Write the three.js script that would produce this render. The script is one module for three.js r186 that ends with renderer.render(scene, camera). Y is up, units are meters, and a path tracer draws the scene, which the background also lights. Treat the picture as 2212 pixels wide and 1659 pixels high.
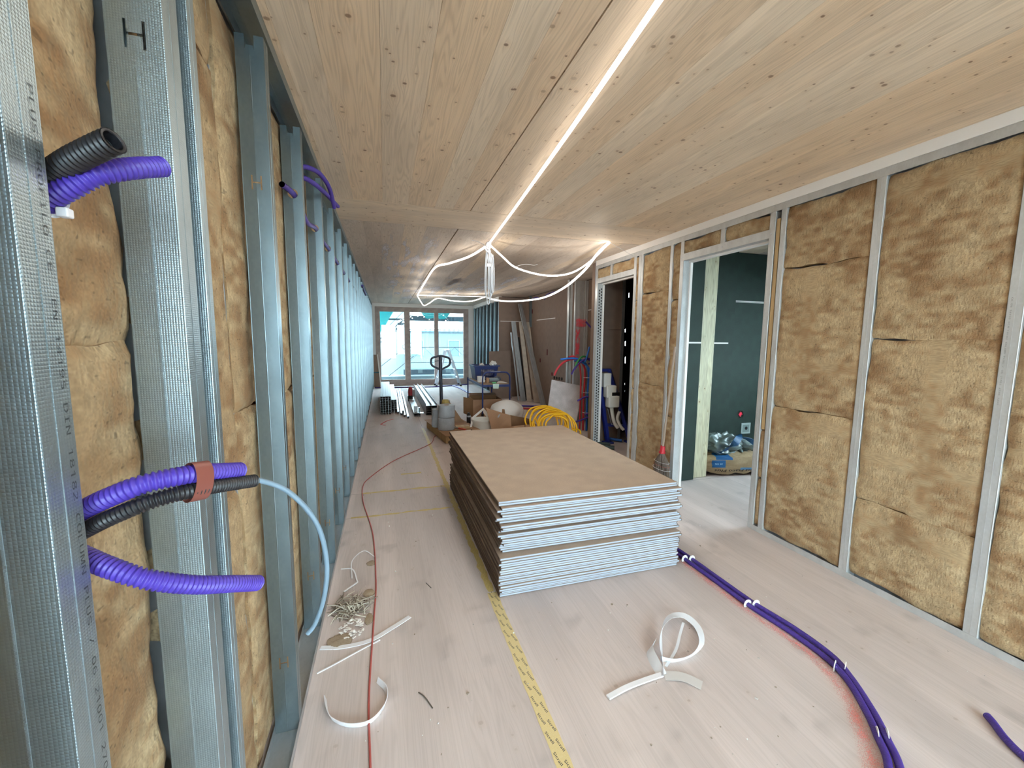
import * as THREE from 'three';
import { mergeGeometries, toCreasedNormals } from 'three/addons/utils/BufferGeometryUtils.js';
import { RoundedBoxGeometry } from 'three/addons/geometries/RoundedBoxGeometry.js';
import { RectAreaLightUniformsLib } from 'three/addons/lights/RectAreaLightUniformsLib.js';

// ---------- camera, sky, exposure ----------
const scene = new THREE.Scene();
const camera = new THREE.PerspectiveCamera(86.19, 2212 / 1659, 0.02, 200);
camera.position.set(0, 1.46, 0);
camera.rotation.set(-0.1094, -0.2995, 0.0088, 'YXZ');
const renderer = new THREE.WebGLRenderer({ antialias: true });
renderer.toneMapping = THREE.LinearToneMapping;
renderer.toneMappingExposure = 1.44;
renderer.shadowMap.enabled = true;
scene.background = new THREE.Color().setRGB(0.80, 0.90, 1.0);
scene.backgroundIntensity = 17;
RectAreaLightUniformsLib.init();
const LED_COLOR = new THREE.Color().setRGB(1.0, 0.93, 0.83);
const LED_GLOW = 1.8, LED_AREA = 64, LED_POINT = 0.10;

// ---------- room measures (metres, y up, the room runs along -z) ----------
const XL = -0.34, XR = 2.70, CE = 2.494, ZW = -13.1, ZB = 2.7, XREC = 3.4;

// ---------- helpers ----------
function rng(seed) { let a = seed >>> 0; return () => { a = (a + 0x6D2B79F5) | 0; let t = Math.imul(a ^ (a >>> 15), 1 | a); t = (t + Math.imul(t ^ (t >>> 7), 61 | t)) ^ t; return ((t ^ (t >>> 14)) >>> 0) / 4294967296; }; }
function hash2(x, y, s) { let h = Math.imul(x, 374761393) ^ Math.imul(y, 668265263) ^ Math.imul(s, 2246822519); h = Math.imul(h ^ (h >>> 13), 1274126177); return ((h ^ (h >>> 16)) >>> 0) / 4294967296; }
function vnoise(x, y, s, px = 0, py = 0) {   // value noise; px, py: period in cells (0 = none)
  const xi = Math.floor(x), yi = Math.floor(y), fx = x - xi, fy = y - yi, u = fx * fx * (3 - 2 * fx), v = fy * fy * (3 - 2 * fy);
  const wx = (i) => px ? ((i % px) + px) % px : i, wy = (i) => py ? ((i % py) + py) % py : i;
  const a = hash2(wx(xi), wy(yi), s), b = hash2(wx(xi + 1), wy(yi), s), c = hash2(wx(xi), wy(yi + 1), s), d = hash2(wx(xi + 1), wy(yi + 1), s);
  return a + (b - a) * u + (c - a) * v + (a - b - c + d) * u * v;
}
const clamp = (x, a = 0, b = 1) => Math.min(b, Math.max(a, x)), lerp = (a, b, t) => a + (b - a) * t, smooth = (a, b, x) => { const t = clamp((x - a) / (b - a)); return t * t * (3 - 2 * t); };
const V = (x, y, z) => new THREE.Vector3(x, y, z);
function texture(w, h, fill, srgb, mx, my) {   // fill(x, y) -> [r, g, b] 0..255; the tile measures mx by my metres
  const data = new Uint8Array(w * h * 4);
  for (let y = 0, i = 0; y < h; y++) for (let x = 0; x < w; x++, i += 4) { const c = fill(x, y); data[i] = clamp(c[0], 0, 255); data[i + 1] = clamp(c[1], 0, 255); data[i + 2] = clamp(c[2], 0, 255); data[i + 3] = 255; }
  const t = new THREE.DataTexture(data, w, h, THREE.RGBAFormat);
  t.magFilter = THREE.LinearFilter; t.minFilter = THREE.LinearMipmapLinearFilter; t.generateMipmaps = true;
  t.wrapS = t.wrapT = THREE.RepeatWrapping; t.repeat.set(1 / mx, 1 / my);
  if (srgb) t.colorSpace = THREE.SRGBColorSpace;
  t.needsUpdate = true;
  return t;
}
function std(o) { return new THREE.MeshStandardMaterial(o); }
const srgb = (r, g, b) => new THREE.Color().setRGB(r / 255, g / 255, b / 255, THREE.SRGBColorSpace);
function uvm(g, du = 0, dv = 0, turn = false) {   // uv in metres from the dominant axis of each normal; v runs along y (upright faces) or z (level faces)
  const p = g.attributes.position, n = g.attributes.normal, uv = new Float32Array(p.count * 2);
  for (let i = 0; i < p.count; i++) {
    const ax = Math.abs(n.getX(i)), ay = Math.abs(n.getY(i)), az = Math.abs(n.getZ(i));
    let u, v;
    if (ay >= ax && ay >= az) { u = p.getX(i); v = p.getZ(i); } else if (ax >= az) { u = p.getZ(i); v = p.getY(i); } else { u = p.getX(i); v = p.getY(i); }
    if (turn) [u, v] = [v, u];
    uv[i * 2] = u + du; uv[i * 2 + 1] = v + dv;
  }
  g.setAttribute('uv', new THREE.BufferAttribute(uv, 2));
  return g;
}
function G(...list) { return mergeGeometries(list.flat().map((g) => { const q = g.index ? g.toNonIndexed() : g; for (const k of Object.keys(q.attributes)) if (!['position', 'normal', 'uv'].includes(k)) q.deleteAttribute(k); return q; })); }
function box(x0, x1, y0, y1, z0, z1) { return uvm(new THREE.BoxGeometry(Math.abs(x1 - x0), Math.abs(y1 - y0), Math.abs(z1 - z0)).translate((x0 + x1) / 2, (y0 + y1) / 2, (z0 + z1) / 2)); }
function rbox(x0, x1, y0, y1, z0, z1, r = 0.004, s = 2) { return uvm(new RoundedBoxGeometry(Math.abs(x1 - x0), Math.abs(y1 - y0), Math.abs(z1 - z0), s, r).translate((x0 + x1) / 2, (y0 + y1) / 2, (z0 + z1) / 2)); }
function slab(quad, t) {   // a board between four corners (in order), thickness t along its normal
  const [a, b, c, d] = quad, n = b.clone().sub(a).cross(d.clone().sub(a)).normalize().multiplyScalar(t);
  const [e, f, g, h] = quad.map((q) => q.clone().add(n));
  const faces = [[a, d, c, b], [e, f, g, h], [a, b, f, e], [b, c, g, f], [c, d, h, g], [d, a, e, h]], pos = [];
  for (const [p, q, r, s] of faces) for (const w of [p, q, r, p, r, s]) pos.push(w.x, w.y, w.z);
  const geo = new THREE.BufferGeometry().setAttribute('position', new THREE.Float32BufferAttribute(pos, 3));
  geo.computeVertexNormals();
  return uvm(geo);
}
function bar(p, q, w, h = w) {   // a square bar from p to q
  const d = q.clone().sub(p), g = new THREE.BoxGeometry(w, d.length(), h);
  g.applyQuaternion(new THREE.Quaternion().setFromUnitVectors(V(0, 1, 0), d.clone().normalize())).translate((p.x + q.x) / 2, (p.y + q.y) / 2, (p.z + q.z) / 2);
  return uvm(g);
}
function rod(p, q, r0, r1 = r0, s = 12) { const d = q.clone().sub(p), g = new THREE.CylinderGeometry(r1, r0, d.length(), s); return uvm(g.applyQuaternion(new THREE.Quaternion().setFromUnitVectors(V(0, 1, 0), d.clone().normalize())).translate((p.x + q.x) / 2, (p.y + q.y) / 2, (p.z + q.z) / 2)); }
const pts = (a) => a.map((p) => V(...p));
function hose(list, r, { steps = 60, sides = 12, pitch = 0, amp = 0, closed = false, hollow = false, tension = 0.5, cap = true } = {}) {   // a tube along a curve; pitch and amp give the rings of a corrugated conduit
  const curve = new THREE.CatmullRomCurve3(pts(list), closed, 'catmullrom', tension); curve.arcLengthDivisions = 1600; const len = curve.getLength();
  const n = pitch ? Math.min(1400, Math.ceil(len / pitch) * 4) : steps, fr = curve.computeFrenetFrames(n, closed), pos = [], nor = [], uv = [], idx = [];
  const ringAt = (i, rad, inward) => { const c = curve.getPointAt(i / n); for (let k = 0; k <= sides; k++) { const a = k / sides * Math.PI * 2, d = fr.normals[i].clone().multiplyScalar(Math.cos(a)).addScaledVector(fr.binormals[i], Math.sin(a)); pos.push(c.x + d.x * rad, c.y + d.y * rad, c.z + d.z * rad); nor.push(...d.multiplyScalar(inward ? -1 : 1).toArray()); uv.push(k / sides * r * 6.28, i / n * len); } };
  const grid = (count, base) => { for (let i = 0; i < count; i++) for (let k = 0; k < sides; k++) { const a = base + i * (sides + 1) + k, b = a + sides + 1; idx.push(a, a + 1, b, b, a + 1, b + 1); } };
  for (let i = 0; i <= n; i++) ringAt(i, pitch ? r + amp * [1, 0.9, -1, -1][i % 4] * 0.5 : r, false);
  grid(n, 0);
  if (hollow) for (const at of [0, n]) { const base = pos.length / 3, dir = at ? -1 : 1, deep = Math.min(n, 8); ringAt(at, r, false); for (let j = 0; j <= deep; j++) ringAt(at + dir * j, r * 0.8, true); grid(deep + 1, base); }
  else if (!closed && cap) for (const at of [0, n]) { const base = pos.length / 3, c = curve.getPointAt(at / n), t = curve.getTangentAt(at / n).multiplyScalar(at ? 1 : -1); ringAt(at, r, false); for (let k = 0; k <= sides; k++) { nor[(base + k) * 3] = t.x; nor[(base + k) * 3 + 1] = t.y; nor[(base + k) * 3 + 2] = t.z; } pos.push(c.x, c.y, c.z); nor.push(t.x, t.y, t.z); uv.push(0, 0); for (let k = 0; k < sides; k++) idx.push(base + k, base + k + 1, base + sides + 1); }
  const g = new THREE.BufferGeometry().setAttribute('position', new THREE.Float32BufferAttribute(pos, 3)).setAttribute('normal', new THREE.Float32BufferAttribute(nor, 3)).setAttribute('uv', new THREE.Float32BufferAttribute(uv, 2));
  g.setIndex(idx);
  if (pitch) g.computeVertexNormals();
  return g.toNonIndexed();
}
function ribbon(list, w, t, { steps = 60, up = null, closed = false, twist = () => 0 } = {}) {   // a flat band w wide and t thick along a curve
  const curve = new THREE.CatmullRomCurve3(pts(list), closed), pos = [], idx = [];
  for (let i = 0; i <= steps; i++) {
    const c = curve.getPointAt(i / steps), d = curve.getTangentAt(i / steps), u0 = up ?? V(0, 1, 0), s = d.clone().cross(u0).normalize(), u = s.clone().cross(d).normalize(), a = twist(i / steps);
    const s2 = s.clone().multiplyScalar(Math.cos(a)).addScaledVector(u, Math.sin(a)), u2 = u.clone().multiplyScalar(Math.cos(a)).addScaledVector(s, -Math.sin(a));
    for (const [x, y] of [[-1, -1], [1, -1], [1, 1], [-1, 1]]) { const q = c.clone().addScaledVector(s2, x * w / 2).addScaledVector(u2, y * t / 2); pos.push(q.x, q.y, q.z); }
  }
  for (let i = 0; i < steps; i++) for (let k = 0; k < 4; k++) { const a = i * 4 + k, b = i * 4 + (k + 1) % 4; idx.push(a, b, a + 4, b, b + 4, a + 4); }
  idx.push(0, 2, 1, 0, 3, 2); const e = steps * 4; idx.push(e, e + 1, e + 2, e, e + 2, e + 3);
  let g = new THREE.BufferGeometry().setAttribute('position', new THREE.Float32BufferAttribute(pos, 3)); g.setIndex(idx);
  g = toCreasedNormals(g, 0.6);
  return uvm(g);
}
function lathe(profile, x, y, z, segs = 32) { return uvm(new THREE.LatheGeometry(profile.map(([r, h]) => new THREE.Vector2(r, h)), segs).translate(x, y, z)); }
function blob(seed, sx, sy, sz, x, y, z, rough = 0.12, detail = 24, freq = 2.2) {   // a lumpy rounded body
  const g = new THREE.SphereGeometry(1, detail * 2, detail), p = g.attributes.position;
  for (let i = 0; i < p.count; i++) { const a = p.getX(i), b = p.getY(i), c = p.getZ(i), k = 1 + rough * (vnoise(a * freq + 9, b * freq + c * 1.7 * freq + 5, seed) + 0.5 * vnoise(a * freq * 2 + c, b * freq * 2, seed + 3) - 0.75) * 2; p.setXYZ(i, a * k * sx + x, b * k * sy + y, c * k * sz + z); }
  g.computeVertexNormals();
  return uvm(g);
}
const taken = new Map();
function numbered(name) { const n = taken.get(name) ?? 0; taken.set(name, n + 1); return n ? name + '_' + String(n).padStart(3, '0') : name; }
function tag(o, label, category, group) { o.userData.label = label; o.userData.category = category; if (group) o.userData.group = group; return o; }
function mirrorX(g) { const q = (g.index ? g.toNonIndexed() : g).scale(-1, 1, 1); for (const k of Object.keys(q.attributes)) { const a = q.attributes[k], n = a.itemSize; for (let i = 0; i < a.count; i += 3) for (let c = 0; c < n; c++) { const t = a.array[(i + 1) * n + c]; a.array[(i + 1) * n + c] = a.array[(i + 2) * n + c]; a.array[(i + 2) * n + c] = t; } } return q; }   // also turns the winding, so faces keep looking outwards
function thing(name, label, category, [x, y, z] = [0, 0, 0], group) { const o = new THREE.Group(); o.name = numbered(name); o.position.set(x, y, z); scene.add(o); return tag(o, label, category, group); }
function part(parent, name, geo, mat, label) {   // geo in world coordinates; kept relative to the thing it belongs to
  const w = V(0, 0, 0); for (let p = parent; p && p !== scene; p = p.parent) w.add(p.position);
  const m = new THREE.Mesh(geo.translate(-w.x, -w.y, -w.z), mat); m.name = name; parent.add(m); if (label) m.userData.label = label; return m;
}
function solo(name, label, category, geo, mat, group) { geo.computeBoundingBox(); const c = geo.boundingBox.getCenter(V(0, 0, 0)); c.y = geo.boundingBox.min.y; const m = new THREE.Mesh(geo.translate(-c.x, -c.y, -c.z), mat); m.position.copy(c); m.name = numbered(name); scene.add(m); return tag(m, label, category, group); }
function struct(name) { const o = new THREE.Group(); o.name = numbered(name); o.userData.kind = 'structure'; scene.add(o); return o; }

// ---------- surfaces ----------
function woodTexture(seed, w, h, mx, my, tone, knots, boards = 6) {   // fibres run along v
  const R = rng(seed), ks = [];
  for (let i = 0; i < knots; i++) ks.push([R() * w, R() * h, (5 + R() * R() * 12) * w / 1024 / mx, R(), R()]);
  const bw = w / boards, tint = Array.from({ length: boards }, () => R());
  const warp = (x, y) => { let s = 0, dark = 0, halo = 0; for (const [kx, ky, kr, kd] of ks) { let dx = x - kx, dy = y - ky; if (dx > w / 2) dx -= w; if (dx < -w / 2) dx += w; if (dy > h / 2) dy -= h; if (dy < -h / 2) dy += h; dy *= (my / h) / (mx / w); if (Math.abs(dx) > kr * 9 || Math.abs(dy) > kr * 12) continue; const q = Math.hypot(dx, dy * 0.55); s += kr * 1.5 * Math.exp(-(q * q) / (kr * kr * 10)) * Math.sign(dx || 1); const c = Math.hypot(dx, dy * 1.15); dark = Math.max(dark, (1 - smooth(kr * 0.55, kr * 1.05, c)) * (0.25 + 0.75 * kd)); halo = Math.max(halo, 0.55 * (1 - smooth(kr * 0.7, kr * 2.6, Math.hypot(dx, dy * 0.7)))); } return [s, dark, halo]; };
  return texture(w, h, (x, y) => {
    const b = Math.floor(x / bw), [s, dark, halo] = warp(x, y), xx = x - s;
    const ring = vnoise(xx * 0.055 * 1024 / w * mx + b * 7, y / h * 5, seed + 1, 0, 5) * 5 + vnoise(xx / w * 60 * mx, y / h * 14, seed + 2, 0, 14) * 1.2;
    const g = Math.pow(0.5 + 0.5 * Math.sin(ring * 6.283), 2.2), fine = vnoise(x / w * 420, y / h * 40, seed + 3, 420, 40) - 0.5, coarse = vnoise(x / w * 9, y / h * 7, seed + 4, 9, 7) - 0.5;
    const k = 1 - 0.085 * g * tone.grain + fine * 0.075 * tone.grain + coarse * 0.09 + (tint[b] - 0.5) * tone.board;
    const c = tone.base, d = tone.late, m = clamp(g * 0.35 * tone.grain + halo * 0.55);
    let r = lerp(c[0], d[0], m) * k, gg = lerp(c[1], d[1], m) * k, bl = lerp(c[2], d[2], m) * k;
    r = lerp(r, tone.knot[0], dark * tone.knotty); gg = lerp(gg, tone.knot[1], dark * tone.knotty); bl = lerp(bl, tone.knot[2], dark * tone.knotty);
    return [r, gg, bl];
  }, true, mx, my);
}
const T = {};
T.ceiling = woodTexture(11, 1024, 2048, 1, 4, { base: [236, 217, 193], late: [221, 196, 166], knot: [134, 106, 86], grain: 0.6, board: 0, knotty: 0.85 }, 210, 1);
T.floor = woodTexture(29, 1024, 2048, 1, 4, { base: [206, 193, 189], late: [198, 183, 175], knot: [150, 132, 120], grain: 0.32, board: 0.05, knotty: 0.4 }, 40, 6);
T.post = woodTexture(37, 256, 1024, 0.25, 2, { base: [226, 222, 190], late: [205, 190, 145], knot: [120, 88, 62], grain: 0.9, board: 0.08, knotty: 0.9 }, 14, 3);
const woolHeight = new Float32Array(1024 * 1024);
T.wool = texture(1024, 1024, (x, y) => {
  const a = vnoise(x / 128, y / 128, 51, 8, 8), b = vnoise(x / 42 + a * 2, y / 26, 52, 0, 0), bb = vnoise(x / 32, y / 32, 53, 32, 32), f = vnoise(x / 5, y / 13, 54, 0, 0), f2 = vnoise(x / 16, y / 4, 55, 64, 256), f3 = vnoise(x / 3, y / 3, 56, 0, 0);
  const edge = Math.min(x, y, 1023 - x, 1023 - y), e = smooth(0, 60, edge), bm = lerp(bb, b, e), fm = lerp(f2, f, e), fm3 = lerp(0.5, f3, e);
  const brown = smooth(0.45, 0.9, a * 0.5 + bm * 0.42 + fm * 0.2), pale = smooth(0.55, 0.95, (1 - bm) * 0.6 + fm * 0.5), k = 0.88 + 0.24 * fm * 0.6 + 0.12 * fm3 + 0.10 * (bb - 0.5);
  woolHeight[y * 1024 + x] = bm * 0.5 + fm * 0.3 + fm3 * 0.2;
  let r = lerp(176, 142, brown), g = lerp(152, 111, brown), bl = lerp(117, 78, brown);
  r = lerp(r, 182, pale * 0.4); g = lerp(g, 164, pale * 0.4); bl = lerp(bl, 132, pale * 0.4);
  const spot = vnoise(x / 9 + 31, y / 7 + 12, 57, 0, 0) * e; if (spot > 0.86) { const q = smooth(0.86, 0.95, spot) * 0.2; r *= 1 - q; g *= 1 - q; bl *= 1 - q; }
  return [r * k, g * k, bl * k];
}, true, 1.1, 1.1);
T.woolBump = texture(1024, 1024, (x, y) => { const v = woolHeight[y * 1024 + x] * 255; return [v, v, v]; }, false, 1.1, 1.1);
T.knurl = texture(64, 64, (x, y) => { const v = 255 * Math.pow(Math.max(0, Math.sin((x % 16) / 16 * Math.PI) * Math.sin((y % 16) / 16 * Math.PI)), 0.8); return [v, v, v]; }, false, 0.016, 0.016);
T.zincTone = texture(512, 512, (x, y) => { const v = 232 + 14 * (vnoise(x / 32, y / 64, 73, 16, 8) - 0.5) + 8 * (vnoise(x / 6, y / 10, 74, 0, 0) - 0.5) * smooth(0, 30, Math.min(x, y, 511 - x, 511 - y)); return [v, v + 1, v + 2]; }, true, 0.5, 0.5);
T.paper = texture(512, 512, (x, y) => { const v = 1 + 0.05 * (vnoise(x / 3, y / 3, 81, 0, 0) - 0.5) + 0.06 * (vnoise(x / 64, y / 64, 82, 8, 8) - 0.5) + (hash2(x >> 1, y >> 1, 83) > 0.9965 ? 0.10 : 0); return [174 * v, 155 * v, 138 * v]; }, true, 0.6, 0.6);
T.dust = texture(512, 512, (x, y) => { const v = 1 + 0.10 * (vnoise(x / 4, y / 4, 91, 128, 128) - 0.5) + 0.12 * (vnoise(x / 64, y / 64, 92, 8, 8) - 0.5); return [235 * v, 235 * v, 235 * v]; }, true, 0.5, 0.5);
const M = {
  ceiling: std({ map: T.ceiling, roughness: 0.62 }),
  ceilingB: std({ map: T.ceiling, roughness: 0.62, color: srgb(250, 247, 244) }),
  ceilingC: std({ map: T.ceiling, roughness: 0.62, color: srgb(252, 244, 234) }),
  ceilingD: std({ map: T.ceiling, roughness: 0.62, color: srgb(250, 243, 235) }),
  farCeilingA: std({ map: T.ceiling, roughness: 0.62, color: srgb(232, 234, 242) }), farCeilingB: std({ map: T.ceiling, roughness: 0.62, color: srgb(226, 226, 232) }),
  floor: std({ map: T.floor, roughness: 0.72, vertexColors: true }),
  wool: std({ map: T.wool, bumpMap: T.woolBump, bumpScale: 0.004, roughness: 1 }),
  steel: std({ map: T.zincTone, color: srgb(150, 167, 173), metalness: 0.9, roughness: 0.33 }),
  knurled: std({ map: T.zincTone, color: srgb(184, 200, 206), metalness: 0.85, roughness: 0.36, bumpMap: T.knurl, bumpScale: 0.0003 }),
  wallSteel: std({ map: T.zincTone, color: srgb(220, 221, 220), metalness: 0.4, roughness: 0.45 }),
  dullSteel: std({ map: T.zincTone, color: srgb(196, 198, 200), metalness: 0.78, roughness: 0.45 }),
  paper: std({ map: T.paper, roughness: 0.85 }),
  shadedEdgePaper: std({ map: T.paper, color: srgb(126, 114, 110), roughness: 0.85 }),  // paper copy darkened for the long edges: part own tone, part shade in the colour
  darkPaper: std({ map: T.paper, color: srgb(198, 190, 190), roughness: 0.85 }),
  gypsum: std({ color: srgb(174, 184, 198), roughness: 0.9 }),
  white: std({ color: srgb(238, 234, 230), roughness: 0.6 }),
  greyBoard: std({ map: T.dust, color: srgb(206, 198, 194), roughness: 0.85 }),
  green: std({ map: T.dust, color: srgb(38, 58, 51), roughness: 0.8 }),
  dark: std({ color: srgb(38, 36, 36), roughness: 0.9 }),
  black: std({ color: srgb(24, 24, 26), roughness: 0.55 }),
  post: std({ map: T.post, roughness: 0.6 }),
  batten: std({ map: T.post, color: srgb(226, 196, 168), roughness: 0.7 }),
  frameWood: std({ map: T.dust, color: srgb(188, 168, 158), roughness: 0.55 }),
  whiteStrip: std({ color: srgb(244, 240, 236), roughness: 0.7 }),
  glass: new THREE.MeshPhysicalMaterial({ color: srgb(244, 252, 252), transmission: 1, thickness: 0, roughness: 0, ior: 1.5 }),
  paneTint: new THREE.MeshPhysicalMaterial({ color: srgb(234, 246, 248), transmission: 1, thickness: 0, roughness: 0, ior: 1.5 }),
  purple: std({ color: srgb(74, 54, 160), roughness: 0.42 }),
  purpleDark: std({ color: srgb(70, 50, 140), roughness: 0.5 }),
  blackPlastic: std({ color: srgb(30, 30, 34), roughness: 0.4 }),
  greyCable: std({ color: srgb(112, 134, 150), roughness: 0.5 }),
  redCord: std({ color: srgb(176, 84, 78), roughness: 0.55 }),
  blue: std({ color: srgb(38, 110, 200), roughness: 0.45 }),
  red: std({ color: srgb(196, 48, 60), roughness: 0.45 }),
  greenPipe: std({ color: srgb(48, 140, 70), roughness: 0.45 }),
  yellow: std({ color: srgb(246, 190, 34), roughness: 0.42 }),
  navy: std({ color: srgb(32, 50, 112), roughness: 0.4 }),
  cardboard: std({ map: T.paper, color: srgb(255, 226, 200), roughness: 0.9 }),
  hankGrey: std({ color: srgb(196, 202, 210), roughness: 0.5 }),
  tieWhite: std({ color: srgb(232, 232, 236), roughness: 0.5 }),
  whitePlastic: std({ color: srgb(236, 236, 230), roughness: 0.4 }),
  greyTape: std({ map: T.dust, color: srgb(176, 182, 188), roughness: 0.7 }),
  aluminium: std({ color: srgb(214, 220, 226), metalness: 0.9, roughness: 0.35 }),
};
// ---------- floor ----------
const floor = struct('floor');
function floorPanel(x0, x1, z0, z1, cell) {
  const nx = Math.ceil((x1 - x0) / cell), nz = Math.ceil((z1 - z0) / cell), g = new THREE.PlaneGeometry(x1 - x0, z1 - z0, nx, nz).rotateX(-Math.PI / 2).translate((x0 + x1) / 2, 0, (z0 + z1) / 2), p = g.attributes.position, c = new Float32Array(p.count * 3);
  for (let i = 0; i < p.count; i++) {
    const x = p.getX(i), z = p.getZ(i), a = vnoise(x * 1.3 + 40, z * 0.8 + 70, 201), b = vnoise(x * 9, z * 6 + 90, 202), d = vnoise(x * 22 + 5, z * 16 + 33, 203);
    const smudge = smooth(0.70, 0.92, b * 0.6 + d * 0.45) * 0.16, k = 0.97 + 0.05 * (a - 0.5) - smudge;
    c[i * 3] = k * (1 + 0.015 * (a - 0.5)); c[i * 3 + 1] = k; c[i * 3 + 2] = k * (1 - 0.03 * (a - 0.5));
  }
  uvm(g, x0 * 0.37, z0 * 0.61); g.setAttribute('color', new THREE.BufferAttribute(c, 3));
  const m = new THREE.Mesh(g, M.floor); m.name = 'floor_panel'; floor.add(m);
}
const gap = 0.0015;
for (const [x0, x1, step] of [[-0.56, 0.555, 0.03], [0.555, 3.46, 0.03]]) for (const [z0, z1] of [[2.7, -3.43], [-3.43, -3.97], [-3.97, -13.25]]) floorPanel(x0 + gap, x1 - gap, z1 + gap, z0 - gap, z0 > 0 ? step : 0.08);
floorPanel(3.46, 5.3, -5.8, -0.9, 0.08);
part(floor, 'subfloor', box(-0.7, 5.4, -0.2, -0.006, -13.3, 2.8), M.dark);

// ---------- ceiling: timber panels with a cross joint zone ----------
const ceiling = struct('ceiling');
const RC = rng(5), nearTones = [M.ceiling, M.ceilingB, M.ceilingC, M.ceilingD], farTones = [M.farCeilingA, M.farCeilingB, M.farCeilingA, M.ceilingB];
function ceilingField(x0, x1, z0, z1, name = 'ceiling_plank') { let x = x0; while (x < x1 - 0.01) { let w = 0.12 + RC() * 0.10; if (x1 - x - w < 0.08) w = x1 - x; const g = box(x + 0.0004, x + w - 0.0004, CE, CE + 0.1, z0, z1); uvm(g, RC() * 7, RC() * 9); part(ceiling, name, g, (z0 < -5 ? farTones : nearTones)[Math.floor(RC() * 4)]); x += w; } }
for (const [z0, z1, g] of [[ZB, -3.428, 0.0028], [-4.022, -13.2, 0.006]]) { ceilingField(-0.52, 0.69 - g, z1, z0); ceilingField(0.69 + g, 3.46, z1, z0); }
for (const [z0, z1] of [[-3.434, -3.7195], [-3.7205, -4.012]]) part(ceiling, 'cross_plank', uvm(box(-0.52, 3.46, CE, CE + 0.1, z1, z0), z1, 0.3, true), M.ceilingB);
ceilingField(3.46, 5.3, -5.8, -0.9, 'side_room_plank');
{   // pale weathering streaks on the far panels
  const c = document.createElement('canvas'); c.width = 256; c.height = 512; const x2 = c.getContext('2d'), im = x2.getImageData(0, 0, 256, 512);
  for (let y = 0; y < 512; y++) for (let x = 0; x < 256; x++) { const e = smooth(0, 0.25, Math.min(x, 255 - x) / 128) * smooth(0, 0.2, Math.min(y, 511 - y) / 256), n = vnoise(x / 26, y / 70, 801) * 0.6 + vnoise(x / 8, y / 26, 802) * 0.3 + vnoise(x / 3, y / 5, 803) * 0.15, v = hash2(x, y, 809) < 0.75 * e * smooth(0.5, 0.72, n) ? 255 : 0, i = (y * 256 + x) * 4; im.data[i] = im.data[i + 1] = im.data[i + 2] = v; im.data[i + 3] = 255; }
  x2.putImageData(im, 0, 0); const t = new THREE.CanvasTexture(c); t.magFilter = THREE.LinearFilter;
  const stain = std({ color: srgb(236, 234, 240), alphaMap: t, transparent: true, roughness: 0.8 });
  for (const [x0, x1, z0, z1] of [[-0.05, 0.62, -4.3, -7.6], [0.0, 1.5, -7.0, -11.5], [1.1, 2.4, -6.5, -10.5]]) part(ceiling, 'stain_patch', new THREE.PlaneGeometry(x1 - x0, z0 - z1).rotateX(Math.PI / 2).translate((x0 + x1) / 2, CE - 0.001, (z0 + z1) / 2), stain);
}
part(ceiling, 'roof_deck', box(-0.7, 5.4, CE + 0.1, CE + 0.25, -13.3, 2.8), M.dark);

// ---------- metal profiles ----------
const H0 = 0.004, H1 = 2.386;
function studGeometry(depth, flange, y0, y1, { notch = true, slots = true, hole = false } = {}) {   // a C profile: web at z = 0 facing +z, from x = -depth to 0; flanges run to -z
  const c = -depth / 2, n = 0.013, t = 0.0012, a = 0.013, b = 0.022, w = 0.0022, out = [];
  for (const q of [1, -1]) {   // the web is folded along its middle: two halves, each turned a little outwards
    const s = new THREE.Shape(), P = (x, y) => s.lineTo(c + q * x, y);
    s.moveTo(c, y0); P(depth / 2, y0); P(depth / 2, y1);
    if (notch) { P(n, y1); P(n, y1 - 0.045); P(n - 0.003, y1 - 0.03); P(0, y1 - 0.03); } else P(0, y1);
    const cuts = []; if (hole) cuts.push([hole, 1]); if (slots) cuts.push(...(hole ? [[0.28, 0]] : [[1.95, 0], [0.28, 0]]));
    for (const [y, round] of cuts) {
      if (round) for (let k = 0; k <= 10; k++) { const f = Math.PI / 2 - k / 10 * Math.PI; P(Math.cos(f) * 0.021, y + Math.sin(f) * 0.021); }
      else for (const [x, d] of [[0, w], [a - w, w], [a - w, b], [a + w, b], [a + w, -b], [a - w, -b], [a - w, -w], [0, -w]]) P(x, y + d);
    }
    s.closePath();
    out.push(uvm(new THREE.ExtrudeGeometry(s, { depth: t, bevelEnabled: false }).translate(-c, 0, -t).rotateY(q * 0.035).translate(c, 0, 0)));
  }
  const seg = [[y0, 0.25], [0.31, 1.9], [2.16, y1 - 0.06]];
  for (const [a, b] of slots ? seg : [[y0, y1]]) if (b > a) out.push(uvm(new THREE.CylinderGeometry(0.0016, 0.0016, b - a, 6).scale(1, 1, 0.6).translate(c, (a + b) / 2, 0)));
  for (const x of [0, -depth]) {
    const d = x ? 1 : -1;
    out.push(box(x, x + d * t, y0, y1, -0.0022, -flange), box(x, x + d * 0.007, y0, y1, -flange, -flange - t));
    out.push(uvm(new THREE.CylinderGeometry(0.0018, 0.0018, y1 - y0, 8).translate(x + d * 0.0016, (y0 + y1) / 2, -0.0028)));
    out.push(uvm(new THREE.CylinderGeometry(0.0014, 0.0014, y1 - y0, 6).scale(0.6, 1, 1).translate(x, (y0 + y1) / 2, -flange * 0.5)));
  }
  return G(out);
}
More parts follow.
